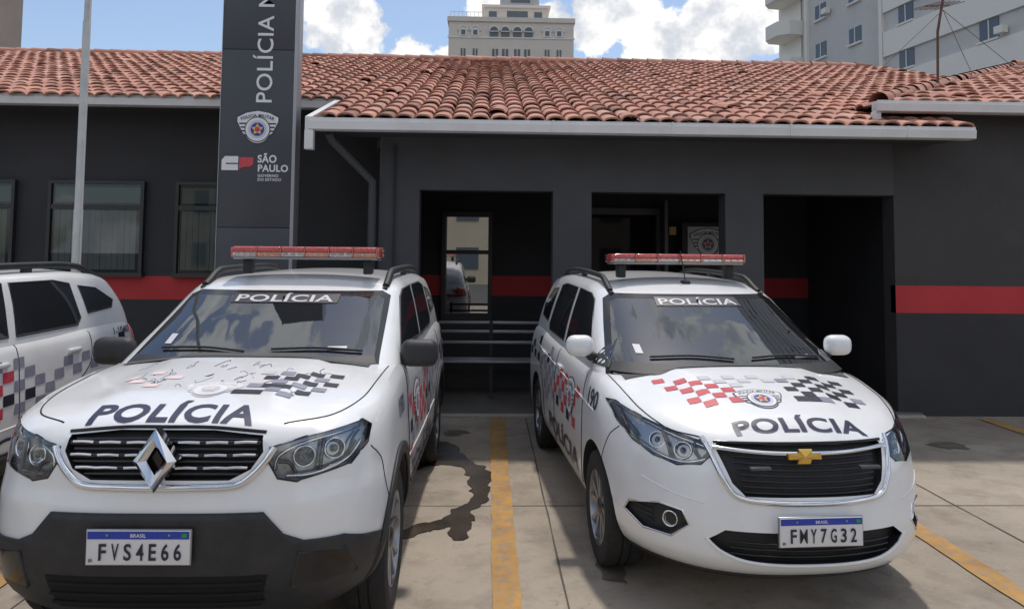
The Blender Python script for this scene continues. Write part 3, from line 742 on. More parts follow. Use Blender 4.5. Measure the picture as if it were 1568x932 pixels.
def yellow():
    m=bpy.data.materials.new('worn_yellow_paint'); m.use_nodes=True; nt=m.node_tree; b=nt.nodes['Principled BSDF']; b.inputs['Roughness'].default_value=.8
    tc=nt.nodes.new('ShaderNodeTexCoord')
    def N(s,r,ro=.75):
        n=nt.nodes.new('ShaderNodeTexNoise'); n.inputs['Scale'].default_value=s; n.inputs['Detail'].default_value=8; n.inputs['Roughness'].default_value=ro
        nt.links.new(tc.outputs['Object'],n.inputs['Vector']); mr=nt.nodes.new('ShaderNodeMapRange'); mr.inputs[1].default_value=r[0]; mr.inputs[2].default_value=r[1]; mr.inputs[4].default_value=r[2]
        nt.links.new(n.outputs['Fac'],mr.inputs[0]); return mr.outputs[0]
    mx=nt.nodes.new('ShaderNodeMix'); mx.data_type='RGBA'; mx.inputs[6].default_value=(.48,.26,.065,1); mx.inputs[7].default_value=(.29,.24,.18,1)
    nt.links.new(N(14,(.48,.60,.85)),mx.inputs[0])
    m2=nt.nodes.new('ShaderNodeMix'); m2.data_type='RGBA'; m2.inputs[7].default_value=(.19,.13,.075,1); nt.links.new(mx.outputs[2],m2.inputs[6]); nt.links.new(N(2.2,(.42,.66,.65)),m2.inputs[0])
    nt.links.new(m2.outputs[2],b.inputs['Base Color']); return m
YE=yellow()
for x in (-2.62,.118,2.84,5.55,8.25):
    V=[];F=[];n=90
    for i in range(n+1):
        y=-4+12.24*i/n; e=.006
        V+=[(x-.075+rj.uniform(-e,e),y,.008),(x+.075+rj.uniform(-e,e),y,.008)]
    F=[(2*i,2*i+1,2*i+3,2*i+2) for i in range(n)]
    mk('parking_line',V,F,YE)
pud=[(-.517,7.27),(-.305,7.09),(-.157,6.63),(.017,6.28),(.04,5.70),(-.065,5.26),(-.115,4.84),(-.206,4.80),(-.257,4.96),(-.402,4.88),(-.512,4.82),(-.478,5.0),(-.31,5.12),(-.206,5.33),(-.108,5.54),(-.12,5.86),(-.188,6.32),(-.389,6.42),(-.595,6.22),(-.595,6.52),(-.437,6.74)]
def blob(name,pts,z,m,a1,a2):
    P=smoothpts([(a,b,0) for a,b in pts+[pts[0]]],9)[:-1]
    P=[(p.x+a1*mn.noise(p*9)+.02*mn.noise(p*25),p.y+a2*mn.noise(p*7+Vector((5,1,0)))+.03*mn.noise(p*22),z) for p in P]
    mk(name,P,[tuple(range(len(P)))],m)
blob('water_puddle',pud,.0055,mat('wet_concrete',(.055,.044,.034),.22,noise=.35,nscale=5,bump=.15,bscale=60),.05,.09)
for k,(cx,cy,rx,ry) in enumerate(((-.62,4.35,.05,.09),(.72,4.3,.07,.14),(-.30,7.55,.12,.1),(3.3,6.3,.12,.1),(4.4,7.1,.18,.14),(.33,3.2,.04,.07))):
    blob('oil_spot',[(cx+rx*math.cos(t*.785),cy+ry*math.sin(t*.785)) for t in range(8)],.0052,mat('oil_stain',(.14,.12,.10),.6,noise=.3,nscale=9),.06,.08)
# dry leaves / litter along the wall foot
rl=random.Random(12); V=[];F=[]
for k in range(140):
    x=rl.uniform(4.7,9.5) if k<90 else rl.uniform(-1.2,4.7); y=8.32-abs(rl.gauss(0,.10)) if k<90 else 8.20-abs(rl.gauss(0,.12)); a=rl.uniform(0,6.28); s_=rl.uniform(.008,.022)
    b=len(V); c,sn=math.cos(a),math.sin(a)
    V+=[(x+s_*c,y+s_*sn,.011),(x-.4*s_*sn,y+.4*s_*c,.016),(x-s_*c,y-s_*sn,.011),(x+.4*s_*sn,y-.4*s_*c,.012)]; F.append((b,b+1,b+2,b+3))
mk('dry_leaves',V,F,mat('dry_leaf',(.16,.10,.05),.8,noise=.4,nscale=10))

# ------------------------------------------------------------------ police station
ST=empt('police_station')
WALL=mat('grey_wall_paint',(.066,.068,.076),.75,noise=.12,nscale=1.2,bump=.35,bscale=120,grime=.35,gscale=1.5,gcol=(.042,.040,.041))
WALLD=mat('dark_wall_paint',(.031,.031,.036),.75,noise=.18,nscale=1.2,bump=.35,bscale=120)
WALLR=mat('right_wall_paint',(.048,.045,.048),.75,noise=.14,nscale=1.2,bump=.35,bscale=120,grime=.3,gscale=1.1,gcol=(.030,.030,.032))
REDW=mat('red_band_paint',(.46,.030,.035),.7,noise=.10,nscale=2)
WHITEM=mat('white_gutter_metal',(.66,.66,.67),.5,noise=.06,nscale=2,grime=.3,gscale=3,gcol=(.38,.36,.33))
FY=8.4
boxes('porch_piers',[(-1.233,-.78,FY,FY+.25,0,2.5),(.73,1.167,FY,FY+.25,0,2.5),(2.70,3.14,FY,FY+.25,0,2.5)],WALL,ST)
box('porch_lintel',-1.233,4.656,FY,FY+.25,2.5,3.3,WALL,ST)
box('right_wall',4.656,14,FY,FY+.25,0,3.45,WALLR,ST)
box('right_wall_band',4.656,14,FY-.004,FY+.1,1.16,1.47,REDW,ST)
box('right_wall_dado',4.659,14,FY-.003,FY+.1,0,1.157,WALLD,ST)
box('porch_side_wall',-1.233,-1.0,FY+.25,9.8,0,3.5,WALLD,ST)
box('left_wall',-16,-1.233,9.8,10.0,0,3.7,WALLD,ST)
box('left_wall_band',-16,-1.24,9.795,9.9,1.16,1.46,REDW,ST)
FR=mat('window_frame',(.03,.03,.034),.4); SL=mat('blind_slats',(.30,.31,.30),.7,noise=.15,nscale=3)
rb=random.Random(4)
for (x0,x1) in ((-7.35,-6.13),(-5.63,-4.49),(-4.01,-2.87)):
    box('window_recess',x0,x1,9.79,9.85,1.5,2.64,VOID,ST)
    n=int((x1-x0)/.075)
    boxes('window_blinds',[(x0+.03+i*.075+rb.uniform(-.003,.003),x0+.03+i*.075+.069,9.778,9.782+rb.uniform(0,.004),1.54,2.30) for i in range(n-1)],SL,ST)
    box('window_top_blind',x0+.03,x1-.03,9.778,9.783,2.40,2.60,mat('top_blind',(.24,.25,.25),.7,noise=.1,nscale=2),ST)
    mk('window_pane',[(x0,9.76,1.5),(x1,9.76,1.5),(x1,9.76,2.64),(x0,9.76,2.64)],[(0,1,2,3)],BGLASS,ST)
    boxes('window_frame',[(x0-.04,x1+.04,9.73,9.80,2.64,2.68),(x0-.06,x1+.06,9.70,9.80,1.45,1.50),(x0-.04,x0,9.73,9.80,1.5,2.64),(x1,x1+.04,9.73,9.80,1.5,2.64),(x0,x1,9.735,9.79,2.31,2.37)],FR,ST)
box('porch_floor',-1.0,4.9,FY-.08,11.3,0,.05,mat('porch_tile',(.12,.115,.11),.5,noise=.2,nscale=3),ST,bevel=.008)
box('porch_kerb',-1.0,4.9,FY-.14,FY-.082,0,.035,mat('kerb_concrete',(.36,.34,.31),.85,noise=.15,nscale=5),ST,bevel=.006)
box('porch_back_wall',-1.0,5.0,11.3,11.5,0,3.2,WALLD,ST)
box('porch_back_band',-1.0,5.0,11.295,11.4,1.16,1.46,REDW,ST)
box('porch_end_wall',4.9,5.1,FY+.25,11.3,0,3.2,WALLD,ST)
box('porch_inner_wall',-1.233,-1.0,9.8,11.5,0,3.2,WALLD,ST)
box('porch_ceiling',-1.3,5.2,FY+.25,11.6,3.0,3.1,mat('ceiling_paint',(.10,.10,.10),.8),ST)
boxes('door_frame',[(-.70,-.64,11.22,11.30,.05,2.42),(0,.06,11.22,11.30,.05,2.42),(-.64,0,11.22,11.30,2.34,2.42),(-.64,0,11.23,11.29,1.78,1.84),(-.64,0,11.23,11.29,.05,.90)],FR,ST)
mk('door_glass',[(-.64,11.26,.9),(0,11.26,.9),(0,11.262,2.34),(-.64,11.262,2.34)],[(0,1,2,3)],DOORGLASS,ST)
boxes('inner_frame',[(1.45,1.50,11.22,11.29,.05,2.5),(2.55,2.60,11.22,11.29,.05,2.5),(1.5,2.55,11.22,11.29,2.4,2.5),(2.6,2.65,10.9,11.2,0.05,2.6)],mat('frame_grey',(.12,.12,.12),.5),ST)
mk('inner_glass',[(1.5,11.27,.05),(2.55,11.27,.05),(2.55,11.272,2.4),(1.5,11.272,2.4)],[(0,1,2,3)],INGLASS,ST)
box('exit_sign',2.72,2.82,11.1,11.14,2.1,2.22,mat('exit_sign_face',(.6,.35,.15),.5),ST)
PO=empt('police_badge_poster',(3.27,11.0,1.98))
box('poster_sheet',-.30,.30,0,.012,-.26,.24,D_LGREY,PO)
for k,(vv,ff,m) in enumerate(emblem(0,0,.56)): mk('poster_print',[(a,-.003-.0008*k,b) for a,b in vv],ff,m,PO)
box('poster_panel',-.38,.38,.014,.05,-1.9,.30,BLACKP,PO)
BE=empt('waiting_bench',(.05,9.35,.05))
BM=mat('bench_metal',(.34,.35,.36),.4,metal=.5)
for z,yy in ((.87,.14),(.76,.12),(.63,.08)): box('backrest_slat',-.72,.72,yy,yy+.02,z-.018,z+.018,BM,BE,bevel=.006)
for k in range(3): box('seat_slat',-.72,.72,-.32+.12*k,-.22+.12*k,.43,.455,BM,BE,bevel=.006)
for x in (-.68,0,.68): 
    box('leg',x-.02,x+.02,-.28,-.24,0,.43,BLACKP,BE); box('back_leg',x-.02,x+.02,.10,.135,0,.9,BLACKP,BE); box('rail',x-.02,x+.02,-.3,.1,.40,.43,BLACKP,BE)
PL=empt('potted_plant',(1.30,10.6,.05))
lathe=[(.12,0),(.16,.3),(.17,.32)]
V=[];F=[]
for i in range(20):
    a=2*math.pi*i/20
    for r,z in lathe: V.append((r*math.cos(a),r*math.sin(a),z))
for i in range(20):
    for j in range(2): F.append((i*3+j,i*3+j+1,((i+1)%20)*3+j+1,((i+1)%20)*3+j))
mk('pot',V,F,mat('pot_clay',(.25,.12,.07),.8),PL,smooth=True)
V=[];F=[];rr=random.Random(2)
for k in range(60):
    a=rr.uniform(0,6.28); l=rr.uniform(.5,1.6); lean=rr.uniform(.05,.25); w=.02
    b=len(V)
    for q in range(5):
        t=q/4; r=lean*t*t*l+.03; z=.3+l*t*(1-.15*t); ww=w*(1-t)+.002
        V+=[(r*math.cos(a)-ww*math.sin(a),r*math.sin(a)+ww*math.cos(a),z),(r*math.cos(a)+ww*math.sin(a),r*math.sin(a)-ww*math.cos(a),z)]
    F+=[(b+2*q,b+2*q+1,b+2*q+3,b+2*q+2) for q in range(4)]
mk('leaves',V,F,mat('leaf_green',(.07,.12,.04),.5,noise=.3),PL)

# roof -------------------------------------------------------------
def tilemat():
    m=bpy.data.materials.new('clay_tiles'); m.use_nodes=True; nt=m.node_tree; b=nt.nodes['Principled BSDF']; b.inputs['Roughness'].default_value=.85
    at=nt.nodes.new('ShaderNodeAttribute'); at.attribute_name='Col'
    tc=nt.nodes.new('ShaderNodeTexCoord'); n=nt.nodes.new('ShaderNodeTexNoise'); n.inputs['Scale'].default_value=2.5; n.inputs['Detail'].default_value=8; n.inputs['Roughness'].default_value=.75
    nt.links.new(tc.outputs['Object'],n.inputs['Vector']); mr=nt.nodes.new('ShaderNodeMapRange'); mr.inputs[1].default_value=.48; mr.inputs[2].default_value=.75; mr.inputs[4].default_value=.6
    nt.links.new(n.outputs['Fac'],mr.inputs[0]); mx=nt.nodes.new('ShaderNodeMix'); mx.data_type='RGBA'; mx.inputs[7].default_value=(.20,.115,.095,1)
    nt.links.new(at.outputs['Color'],mx.inputs[6]); nt.links.new(mr.outputs[0],mx.inputs[0]); nt.links.new(mx.outputs[2],b.inputs['Base Color']); return m
TM=tilemat()
def tcol(rr):
    base=rr.random(); d=rr.uniform(.80,1.10)
    col=((.45+.10*base)*d,(.215+.07*base)*d,(.160+.05*base)*d)
    if rr.random()<.08: col=(.28*d,.14*d,.105*d)
    if rr.random()<.06: col=(.56*d,.33*d,.26*d)
    return col
def tiles(name,O,U,Vv,nu,nv,clip,pu=.2,pv=.36,parent=ST):
    O=Vector(O);U=Vector(U).normalized();Vv=Vector(Vv).normalized();N=U.cross(Vv).normalized()
    V=[];F=[];C=[];rr=random.Random(len(name)*7+nu)
    K=9
    for i in range(nu):
        wob=rr.uniform(-.006,.006)
        for j in range(nv):
            c=O+U*((i+.5)*pu)+Vv*((j+.5)*pv)
            if not clip(c): continue
            ju=rr.gauss(0,.004)+wob; jr=rr.gauss(0,.008); jn=abs(rr.gauss(0,.005)); jv=rr.gauss(0,.010)
            if rr.random()<.012: jn+=.03; jr+=rr.choice((-.03,.03))
            col=tcol(rr); b=len(V)
            def ring(v,wd,up,th=0):
                for k in range(K):
                    t=2*k/(K-1)-1; h=.052*math.sqrt(max(0,1-t*t))*wd
                    u=t*pu*.52*wd
                    V.append(c+U*(u+ju+jr*v/pv)+Vv*(v+jv)+N*(h*(1)+up+jn-th)); C.append(col)
            ring(-pv*.5-.035,1.0,.026); ring(pv*.5,.88,.004); ring(-pv*.5-.035,1.0,.026); ring(-pv*.5-.03,.92,.026,.016)
            F+=[(b+k,b+k+1,b+K+k+1,b+K+k) for k in range(K-1)]
            F+=[(b+2*K+k,b+3*K+k,b+3*K+k+1,b+2*K+k+1) for k in range(K-1)]
    ob=mk(name,V,F,TM,parent,smooth=True)
    ca=ob.data.color_attributes.new('Col','FLOAT_COLOR','POINT')
    for k,c in enumerate(C): ca.data[k].color=(*c,1)
    return ob
s=.34; zE=3.17; yE=7.78
zr=lambda y:zE+s*(y-yE)
YR=16.0
def clipM(c):
    if c.x<-1.82: return c.y>9.25 and c.y<YR
    if c.x<5.15: return c.y<YR
    return c.y>8.9 and c.y<YR and c.x<8.6
tiles('roof_tiles',(-17,yE,zE),(1,0,0),(0,1,s),130,25,clipM)
UND=mat('roof_underside',(.12,.062,.048),.9)
mk('roof_deck',[(-1.82,yE,zE-.01),(5.15,yE,zE-.01),(5.15,YR,zr(YR)-.01),(-1.82,YR,zr(YR)-.01),(-17,9.28,zr(9.28)-.01),(-1.82,9.28,zr(9.28)-.01),(-17,YR,zr(YR)-.01),(5.15,8.6,zr(8.6)-.01),(8.6,8.6,zr(8.6)-.01),(8.6,YR,zr(YR)-.01)],[(0,1,2,3),(4,5,3,6),(7,8,9,2)],UND,ST)
mk('roof_back',[(-17,YR,zr(YR)-.02),(8.6,YR,zr(YR)-.02),(8.6,23,3.3),(-17,23,3.3)],[(0,1,2,3)],UND,ST)
def ridge(name,p0,p1,r=.12,step=.33):
    p0=Vector(p0);p1=Vector(p1);L=(p1-p0).length;d=(p1-p0).normalized(); side=d.cross(Vector((0,0,1))).normalized(); up=side.cross(d)
    V=[];F=[];C=[];rr=random.Random(9); K=9
    for i in range(int(L/step)):
        b=len(V); col=tcol(rr); j=rr.gauss(0,.01)
        for (t,ra) in ((i*step-.03,r*1.08),(i*step+step,r*.9)):
            for k in range(K):
                a=math.pi*k/(K-1); V.append(p0+d*t+side*(ra*math.cos(a)+j)+up*(ra*math.sin(a))); C.append(col)
        F+=[(b+k,b+k+1,b+K+k+1,b+K+k) for k in range(K-1)]
    ob=mk(name,V,F,TM,ST,smooth=True); ca=ob.data.color_attributes.new('Col','FLOAT_COLOR','POINT')
    for k,c in enumerate(C): ca.data[k].color=(*c,1)
ridge('ridge_tiles',(-17,YR,zr(YR)+.0),(8.6,YR,zr(YR)+.0))
X0=4.35;Y0=8.12;Z0=3.50
tiles('right_roof_tiles',(X0,Y0,Z0),(1,0,0),(0,1,s),55,16,lambda c:c.x-X0>(c.y-Y0)-.05)
tiles('right_roof_hip_tiles',(X0,Y0+8,Z0),(0,-1,0),(1,0,s),40,14,lambda c:(c.y-Y0)>(c.x-X0)-.05 and zr(c.y)<c.z+.15)
mk('right_roof_deck',[(X0,Y0,Z0-.01),(16,Y0,Z0-.01),(16,Y0+5.8,Z0+5.8*s-.01),(X0+5.8,Y0+5.8,Z0+5.8*s-.01),(X0,Y0+5.8,Z0-.01)],[(0,1,2,3),(0,3,4)],UND,ST)
ridge('hip_ridge',(X0,Y0,Z0+.03),(X0+5.8,Y0+5.8,Z0+5.8*s+.03),.10)
ridge('right_ridge',(X0+5.8,Y0+5.8,Z0+5.8*s+.03),(16,Y0+5.8,Z0+5.8*s+.03))
def gutter(name,x0,x1,y,z):
    prof=[(0,-.005),(-.012,0),(-.015,-.03),(-.03,-.035),(-.02,-.12),(0,-.125),(.11,-.125),(.11,.0),(.10,.0),(.10,-.11),(-.0,-.11)]
    n=len(prof); V=[(x0,y+a-.1,z+b) for a,b in prof]+[(x1,y+a-.1,z+b) for a,b in prof]
    mk(name,V,[(k,(k+1)%n,n+(k+1)%n,n+k) for k in range(n)]+[tuple(range(n))[::-1],tuple(range(n,2*n))],WHITEM,ST)
gutter('front_gutter',-1.86,5.14,yE-.02,3.17)
gutter('left_gutter',-17,-1.86,9.26,3.68)
gutter('right_gutter',X0-.08,16,Y0-.02,3.52)
boxes('gutter_straps',[(x,x+.02,yE-.152,yE-.13,3.05,3.172) for x in (-.6,.65,1.9,3.15,4.4)],WHITEM,ST)
mk('side_barge',[(-1.90,yE-.12,3.04),(-1.90,yE-.12,3.18),(-1.90,9.28,zr(9.28)+.03),(-1.90,9.28,zr(9.28)-.11),(-1.83,yE-.12,3.04),(-1.83,yE-.12,3.18),(-1.83,9.28,zr(9.28)+.03),(-1.83,9.28,zr(9.28)-.11)],[(0,1,2,3),(4,7,6,5),(1,5,6,2),(0,3,7,4),(0,4,5,1),(3,2,6,7)],WHITEM,ST)
box('gutter_spout',-1.90,-1.81,yE-.14,yE-.05,2.84,3.04,WHITEM,ST,bevel=.006)
box('right_spout',X0-.10,X0-.02,Y0-.10,Y0-.02,3.26,3.40,WHITEM,ST,bevel=.006)
SOF=mat('soffit_paint',(.05,.05,.055),.8)
mk('front_soffit',[(-1.82,yE-.0,3.06),(5.12,yE,3.06),(5.12,FY+.1,3.10),(-1.82,FY+.1,3.10)],[(0,1,2,3)],SOF,ST)
mk('side_soffit',[(-1.82,FY+.0,3.10),(-1.234,FY,3.10),(-1.234,9.8,3.58),(-1.82,9.8,3.58)],[(0,1,2,3)],SOF,ST)
mk('left_soffit',[(-17,9.27,3.56),(-1.82,9.27,3.56),(-1.82,9.81,3.57),(-17,9.81,3.57)],[(0,1,2,3)],SOF,ST)
mk('right_soffit',[(X0,Y0,3.41),(16,Y0,3.41),(16,FY+.1,3.42),(X0,FY+.1,3.42)],[(0,1,2,3)],SOF,ST)
tube('downpipe',[(-1.70,7.85,3.05),(-1.68,7.95,2.98),(-1.30,8.32,2.58),(-1.30,8.34,2.45),(-1.30,8.34,.1)],.045,WALL,ST)
tube('conduit',[(-1.06,8.37,3.0),(-1.06,8.37,.2)],.012,WALLD,ST)

# ------------------------------------------------------------------ totem
TO=empt('totem_sign',(-2.50,8.0,0))
TMt=mat('totem_panel',(.050,.055,.067),.45,noise=.06,nscale=.8)
hw=.385
zs=[0.0,1.1,2.04,3.96,4.9,6.4]
for a,b in zip(zs[:-1],zs[1:]): box('panel',-hw,hw,0,.03,a+.003,b-.003,TMt,TO,bevel=.003)
box('core',-hw+.01,hw-.01,.025,.17,0,6.38,BLACKP,TO)
for sg in (-1,1): box('edge_profile',min(sg*hw,sg*(hw+(.035 if sg>0 else .008))),max(sg*hw,sg*(hw+(.035 if sg>0 else .008))),-.005,.2,0,6.42,mat('alu_edge',(.36,.37,.39),.4,metal=.5),TO,bevel=.003)
box('back_panel',-hw,hw,.17,.19,0,6.4,TMt,TO)
box('base',-hw-.1,hw+.1,-.1,.3,0,.08,CONC,TO,bevel=.01)
def TT(s,cx,cz,w,h,bold=.02,rot=0,m=D_WHITE):
    v,f=text_at(s,cx,cz,w,h,bold,rot); mk('lettering',[(a,-.004,b) for a,b in v],f,m,TO)
TT('POLÍCIA MILITAR',.05,4.375,1.98,.215,.008,R(90))
for k,(vv,ff,m) in enumerate(emblem(.015,3.11,.47)): mk('badge',[(a,-.004-.0012*k,b) for a,b in vv],ff,m,TO)
mk('sp_white',[(x,-.004,z) for x,z in [(-.355,2.65),(-.355,2.76),(-.32,2.80),(-.18,2.80),(-.18,2.65)]],[(0,1,2,3,4)],D_WHITE,TO)
mk('sp_slot',[(x,-.006,z) for x,z in [(-.31,2.715),(-.31,2.728),(-.18,2.728),(-.18,2.715)]],[(0,1,2,3)],TMt,TO)
mk('sp_red',[(x,-.004,z) for x,z in [(-.17,2.66),(-.17,2.79),(-.02,2.79),(-.02,2.715),(-.06,2.69),(-.13,2.685)]],[(0,1,2,3,4,5)],D_RED,TO)
TT('SÃO',.125,2.785,.20,.105,.03); TT('PAULO',.19,2.675,.32,.078,.03)
TT('GOVERNO',.14,2.595,.22,.030,.02); TT('DO ESTADO',.155,2.553,.25,.030,.02)

# ------------------------------------------------------------------ flagpole
FP=empt('flagpole',(-4.28,7.9,0))
tube('shaft',[(0,0,0),(0,0,2.2),(0,0,2.21),(0,0,4.2),(0,0,4.21),(0,0,7)],.045,mat('pole_paint',(.46,.47,.46),.45,noise=.15,nscale=4),FP,taper=[1,1,.9,.85,.7,.6],res=6)
tube('halyard',[(.055,-.03,1.2),(.05,-.03,6.9)],.004,D_LGREY,FP)
box('cleat',-.02,.06,-.06,-.03,1.3,1.34,SATIN,FP); box('foot',-.15,.15,-.15,.15,0,.05,CONC,FP,bevel=.01)
AN=empt('tv_antenna',(5.95,9.6,3.9))
am=mat('rusty_metal',(.12,.06,.045),.7,noise=.3,nscale=8)
tube('mast',[(0,0,0),(.02,0,.9),(.14,0,1.55)],.017,am,AN)
tube('boom',[(-.15,.0,1.25),(.35,.25,1.35)],.008,am,AN)
for k in range(6): 
    t=k/5; x=-.15+.5*t; y=.25*t; z=1.25+.1*t; tube('element',[(x-.10,y+.18,z),(x+.10,y-.18,z)],.005,am,AN)
for q in ((-1.6,-.8,-.2),(2.5,.5,-.3),(2.4,2.5,.4)): tube('guy_wire',[(.1,0,1.2),q],.004,am,AN)
UL=empt('utility_wires',(0,0,0)); wm=mat('wire_black',(.03,.03,.03),.6)
for k in range(5):
    p0=Vector((5.2+.2*k,9.6,6.6+.1*k)); p1=Vector((11+.6*k,9.0,5.2-.25*k))
    tube('wire',[p0.lerp(p1,t/8)-Vector((0,0,.35*(t/8)*(1-t/8)*4*.3)) for t in range(9)],.005,wm,UL)

# ------------------------------------------------------------------ background buildings
BEI=mat('beige_render',(.66,.60,.53),.9,noise=.05,nscale=.3,grime=.2,gscale=.2,gcol=(.5,.45,.40)); WD=mat('far_window',(.10,.125,.15),.25); FRW=mat('far_frame',(.72,.69,.65),.7)
AB=empt('apartment_building',(3.1,110,0))
box('tower',-9.4,9.4,0,14,0,36.6,BEI,AB); box('parapet',-9.6,9.6,-.25,14,36.6,37.3,BEI,AB)
boxes('floor_bands',[(-9.55,9.55,-.12,.0,34.2-3.1*fl-.1,34.2-3.1*fl+.1) for fl in range(0,11)],FRW,AB)
W=[];Fm=[]
for fl in range(12):
    z=31.0-3.05*fl
    for cx,w in ((-7.2,.7),(-5.4,.7),(-2.4,.9),(-.9,.9),(.9,.9),(2.4,.9),(5.4,.7),(7.2,.7)):
        if z<0: continue
        W.append((cx-w/2,cx+w/2,-.06,.1,z,z+1.5)); Fm.append((cx-w/2-.15,cx+w/2+.15,-.18,-.0,z-.16,z))
        Fm.append((cx-.05,cx+.05,-.1,-.061,z,z+1.5))
boxes('windows',W,WD,AB); boxes('sills',Fm,FRW,AB)
for cx in (-7.2,-5.4,-2.6,-.9,.9,2.6,5.4,7.2):
    w=.62; pts=[(cx-w,34.4),(cx+w,34.4)]+[(cx+w*math.cos(R(a)),35.2+w*math.sin(R(a))) for a in range(0,181,20)]
    n=len(pts); mk('arched_window',[(a,-.14,b) for a,b in pts]+[(a,.1,b) for a,b in pts],[tuple(range(n))]+[(k,(k+1)%n,n+(k+1)%n,n+k) for k in range(n)],WD if abs(cx)<3 else FRW,AB)
    tube('arch_trim',[(cx+(w+.1)*math.cos(R(a)),-.16,35.2+(w+.1)*math.sin(R(a))) for a in range(0,181,20)],.12,FRW,AB)
    if abs(cx)<3: boxes('balcony_rail',[(cx-.7,cx+.7,-.5,-.42,35.0,35.1)],FRW,AB)
    else: box('small_window',cx-.3,cx+.3,-.2,0,34.6,35.3,WD,AB)
box('penthouse',-4.2,5.8,3,12,37.3,39.8,BEI,AB); box('penthouse_roof',-4.5,6.1,2.7,12.3,39.8,40.2,FRW,AB)
box('tank_room',-1.6,4.4,4,11,40.2,43.5,mat('grey_render',(.50,.49,.48),.9),AB)
boxes('penthouse_windows',[(-3.4,-2.2,2.93,3.1,37.9,39.2),(-.6,2.6,2.93,3.1,37.9,39.3),(3.6,4.8,2.93,3.1,37.9,39.2),(0,3,3.93,4.1,41,42)],WD,AB)
boxes('roof_railing',[(-9.2,-4.4,.5,.58,38.2,38.28)]+[(-9.2+.6*k,-9.14+.6*k,.5,.56,37.3,38.2) for k in range(9)],FRW,AB)
AB2=empt('apartment_building',(24.9,58,0),R(10))
OFF=mat('offwhite_render',(.80,.77,.71),.9,noise=.04,nscale=.3,grime=.25,gscale=.3,gcol=(.55,.53,.49)); GRT=mat('grey_tile_render',(.56,.55,.53),.9,noise=.08,nscale=.5)
box('tower',0,22,-36,0,0,48,GRT,AB2)
L=[];W=[];Fm=[];ac=[]
for fl in range(15):
    z=1.5+3.0*fl
    L.append((-.16,.0,-36,-9.6,z+1.75,z+3.4)); 
    for y in (-2.6,-6.6,-11.6,-18.0,-25,-31):
        W.append((-.05,.1,y-.65,y+.65,z+.55,z+1.70)); Fm.append((-.20,-.0,y-.75,y+.75,z+.43,z+.55)); Fm.append((-.09,-.051,y-.03,y+.03,z+.55,z+1.7))
        if (fl*3+int(-y))%5==0: ac.append((-.55,-.17,y-1.35,y-.8,z+.6,z+1.0))
for y in (-9.4,-.9): L.append((-.22,0,y-.15,y+.15,0,48))
boxes('white_bands',L,OFF,AB2); boxes('windows',W,WD,AB2); boxes('sills',Fm,OFF,AB2); boxes('air_conditioners',ac,OFF,AB2)
V=[];F=[]
for fl in range(15):
    z=1.5+3.0*fl; b=len(V); pts=[(0,.2),(-1.2,.2),(-1.9,-.5),(-1.9,-2.2),(-1.2,-2.9),(0,-2.9)]
    pts=[(a,y+2.6) for a,y in pts]
    for zz in (z,z+1.15): V+=[(a,y,zz) for a,y in pts]
    n=6; F+=[tuple(b+k for k in range(n)),tuple(b+n+k for k in range(n))[::-1]]+[(b+k,b+(k+1)%n,b+n+(k+1)%n,b+n+k) for k in range(n)]
mk('balconies',V,F,OFF,AB2); box('balcony_core',0,6,-.2,3.2,0,48,OFF,AB2)
AB3=empt('apartment_building',(-33.6,42,0))
box('tower',-8,1.0,0,10,0,30,mat('brown_render',(.40,.32,.27),.9,noise=.1,nscale=.5),AB3); boxes('windows',[(-.8,.3,-.05,.1,2+3*k,3.3+3*k) for k in range(9)],WD,AB3)
AB4=empt('apartment_building',(-2,-24,0))
box('tower',-16,14,-8,0,0,8,mat('cream_render',(.5,.45,.34),.9,noise=.08,nscale=.4),AB4)
boxes('windows',[(x,x+1.4,-.1,.05,z,z+1.3) for x in range(-15,13,3) for z in (1,4,6.2)],WD,AB4); box('cornice',-16.3,14.3,-8,.3,7.7,8.1,FRW,AB4)

# ------------------------------------------------------------------ sky, sun
w=bpy.data.worlds.new('World'); scene.world=w; w.use_nodes=True; nt=w.node_tree; nt.nodes.clear()
el,az=R(70),R(14)
out=nt.nodes.new('ShaderNodeOutputWorld'); sky=nt.nodes.new('ShaderNodeTexSky'); sky.sky_type='NISHITA'; sky.sun_disc=False
sky.sun_elevation=el; sky.sun_rotation=az; sky.air_density=1.0; sky.dust_density=1.2; sky.ozone_density=1.2
b1=nt.nodes.new('ShaderNodeBackground'); b1.inputs[1].default_value=.145; nt.links.new(sky.outputs[0],b1.inputs[0])
b2=nt.nodes.new('ShaderNodeBackground'); b2.inputs[1].default_value=1.12
tc=nt.nodes.new('ShaderNodeTexCoord')
def math_(op,a,b,clamp=False):
    n=nt.nodes.new('ShaderNodeMath'); n.operation=op; n.use_clamp=clamp
    for i,x in enumerate((a,b)):
        if isinstance(x,(int,float)): n.inputs[i].default_value=x
        else: nt.links.new(x,n.inputs[i])
    return n.outputs[0]
def mrange(x,a,b,c=0,d=1,sm=True):
    n=nt.nodes.new('ShaderNodeMapRange'); n.interpolation_type='SMOOTHSTEP' if sm else 'LINEAR'
    nt.links.new(x,n.inputs[0]); 
    for i,q in enumerate((a,b,c,d)): n.inputs[i+1].default_value=q
    return n.outputs[0]
def noise_(scale,det=10,ro=.6):
    n=nt.nodes.new('ShaderNodeTexNoise'); n.inputs['Scale'].default_value=scale; n.inputs['Detail'].default_value=det; n.inputs['Roughness'].default_value=ro
    nt.links.new(tc.outputs['Generated'],n.inputs['Vector']); return n.outputs['Fac']
blobn=None
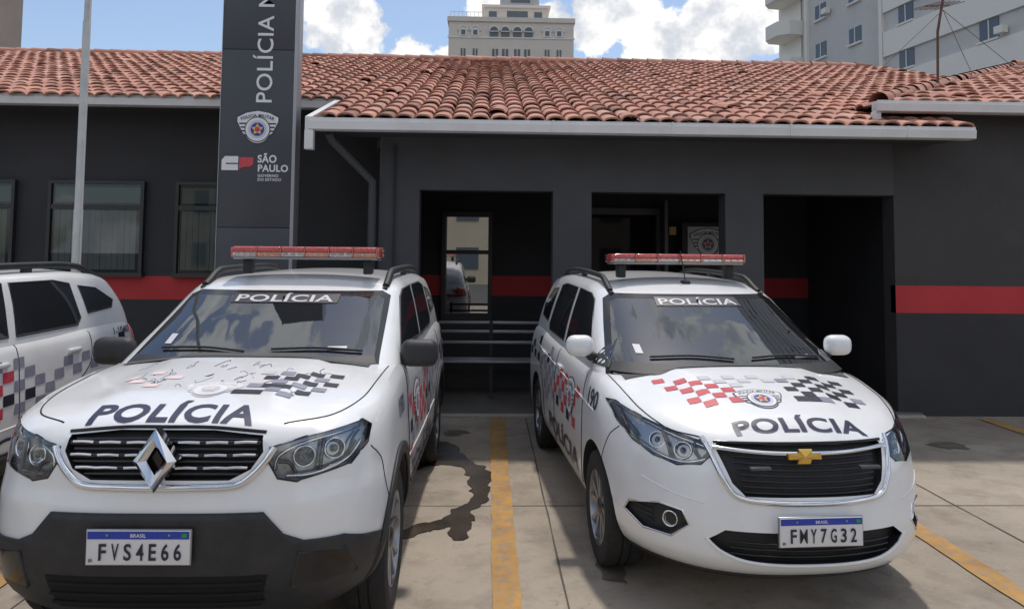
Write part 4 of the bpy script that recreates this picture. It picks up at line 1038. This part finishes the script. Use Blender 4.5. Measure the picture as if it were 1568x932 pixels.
for (a,e,r) in ((-12.5,16.5,.050),(-10.2,17.2,.045),(-5.6,14.9,.035),(-3.6,14.6,.03),(-.4,18.5,.03),(8.5,17.8,.06),(13,16.2,.075),(17.5,17,.08),(21,18,.07),(5.0,17.5,.04)):
    a,e=R(a),R(e); d=(math.cos(e)*math.sin(a),math.cos(e)*math.cos(a),math.sin(e))
    n=nt.nodes.new('ShaderNodeVectorMath'); n.operation='DISTANCE'; nt.links.new(tc.outputs['Generated'],n.inputs[0]); n.inputs[1].default_value=d
    m=mrange(n.outputs['Value'],r*1.35,r*.25)
    blobn=m if blobn is None else math_('MAXIMUM',blobn,m)
sep=nt.nodes.new('ShaderNodeSeparateXYZ'); nt.links.new(tc.outputs['Generated'],sep.inputs[0])
gn=noise_(2.6,5,.6)
gen=math_('MULTIPLY',math_('MAXIMUM',mrange(sep.outputs['Z'],.40,.60),mrange(sep.outputs['Y'],.1,-.3)),mrange(gn,.44,.58))
dens=math_('MAXIMUM',blobn,gen)
nz=noise_(17,8,.62)
d2=math_('ADD',dens,math_('MULTIPLY',math_('SUBTRACT',nz,.5),2.2))
mask=math_('MULTIPLY',mrange(d2,.42,.66),mrange(dens,.02,.2))
cr=nt.nodes.new('ShaderNodeMix'); cr.data_type='RGBA'; cr.inputs[6].default_value=(.60,.63,.69,1); cr.inputs[7].default_value=(1.05,1.03,1.0,1)
nt.links.new(mrange(noise_(11,5,.6),.41,.58),cr.inputs[0]); nt.links.new(cr.outputs[2],b2.inputs[0])
mx=nt.nodes.new('ShaderNodeMixShader'); nt.links.new(mask,mx.inputs[0]); nt.links.new(b1.outputs[0],mx.inputs[1]); nt.links.new(b2.outputs[0],mx.inputs[2]); nt.links.new(mx.outputs[0],out.inputs[0])
sd=Vector((math.cos(el)*math.sin(az),math.cos(el)*math.cos(az),math.sin(el)))
sl=bpy.data.lights.new('sun','SUN'); sl.energy=2.5; sl.angle=R(3); sl.color=(1,.93,.84)
so=bpy.data.objects.new('sun',sl); so.rotation_euler=sd.to_track_quat('Z','Y').to_euler(); link(so)

# ------------------------------------------------------------------ camera
cam=bpy.data.cameras.new('camera'); cam.lens=26.17; cam.sensor_width=36; cam.shift_y=-.0931; cam.clip_end=2000; cam.clip_start=.05
co=bpy.data.objects.new('camera',cam); link(co)
co.matrix_world=Matrix.Translation((0,0,1.78))@Matrix.Rotation(R(-1.8),4,'Z')@Matrix.Rotation(R(93.5),4,'X')@Matrix.Rotation(R(.55),4,'Z')
scene.camera=co
scene.view_settings.view_transform='Standard'; scene.view_settings.look='None'; scene.view_settings.exposure=0
print('objs',len(bpy.data.objects))
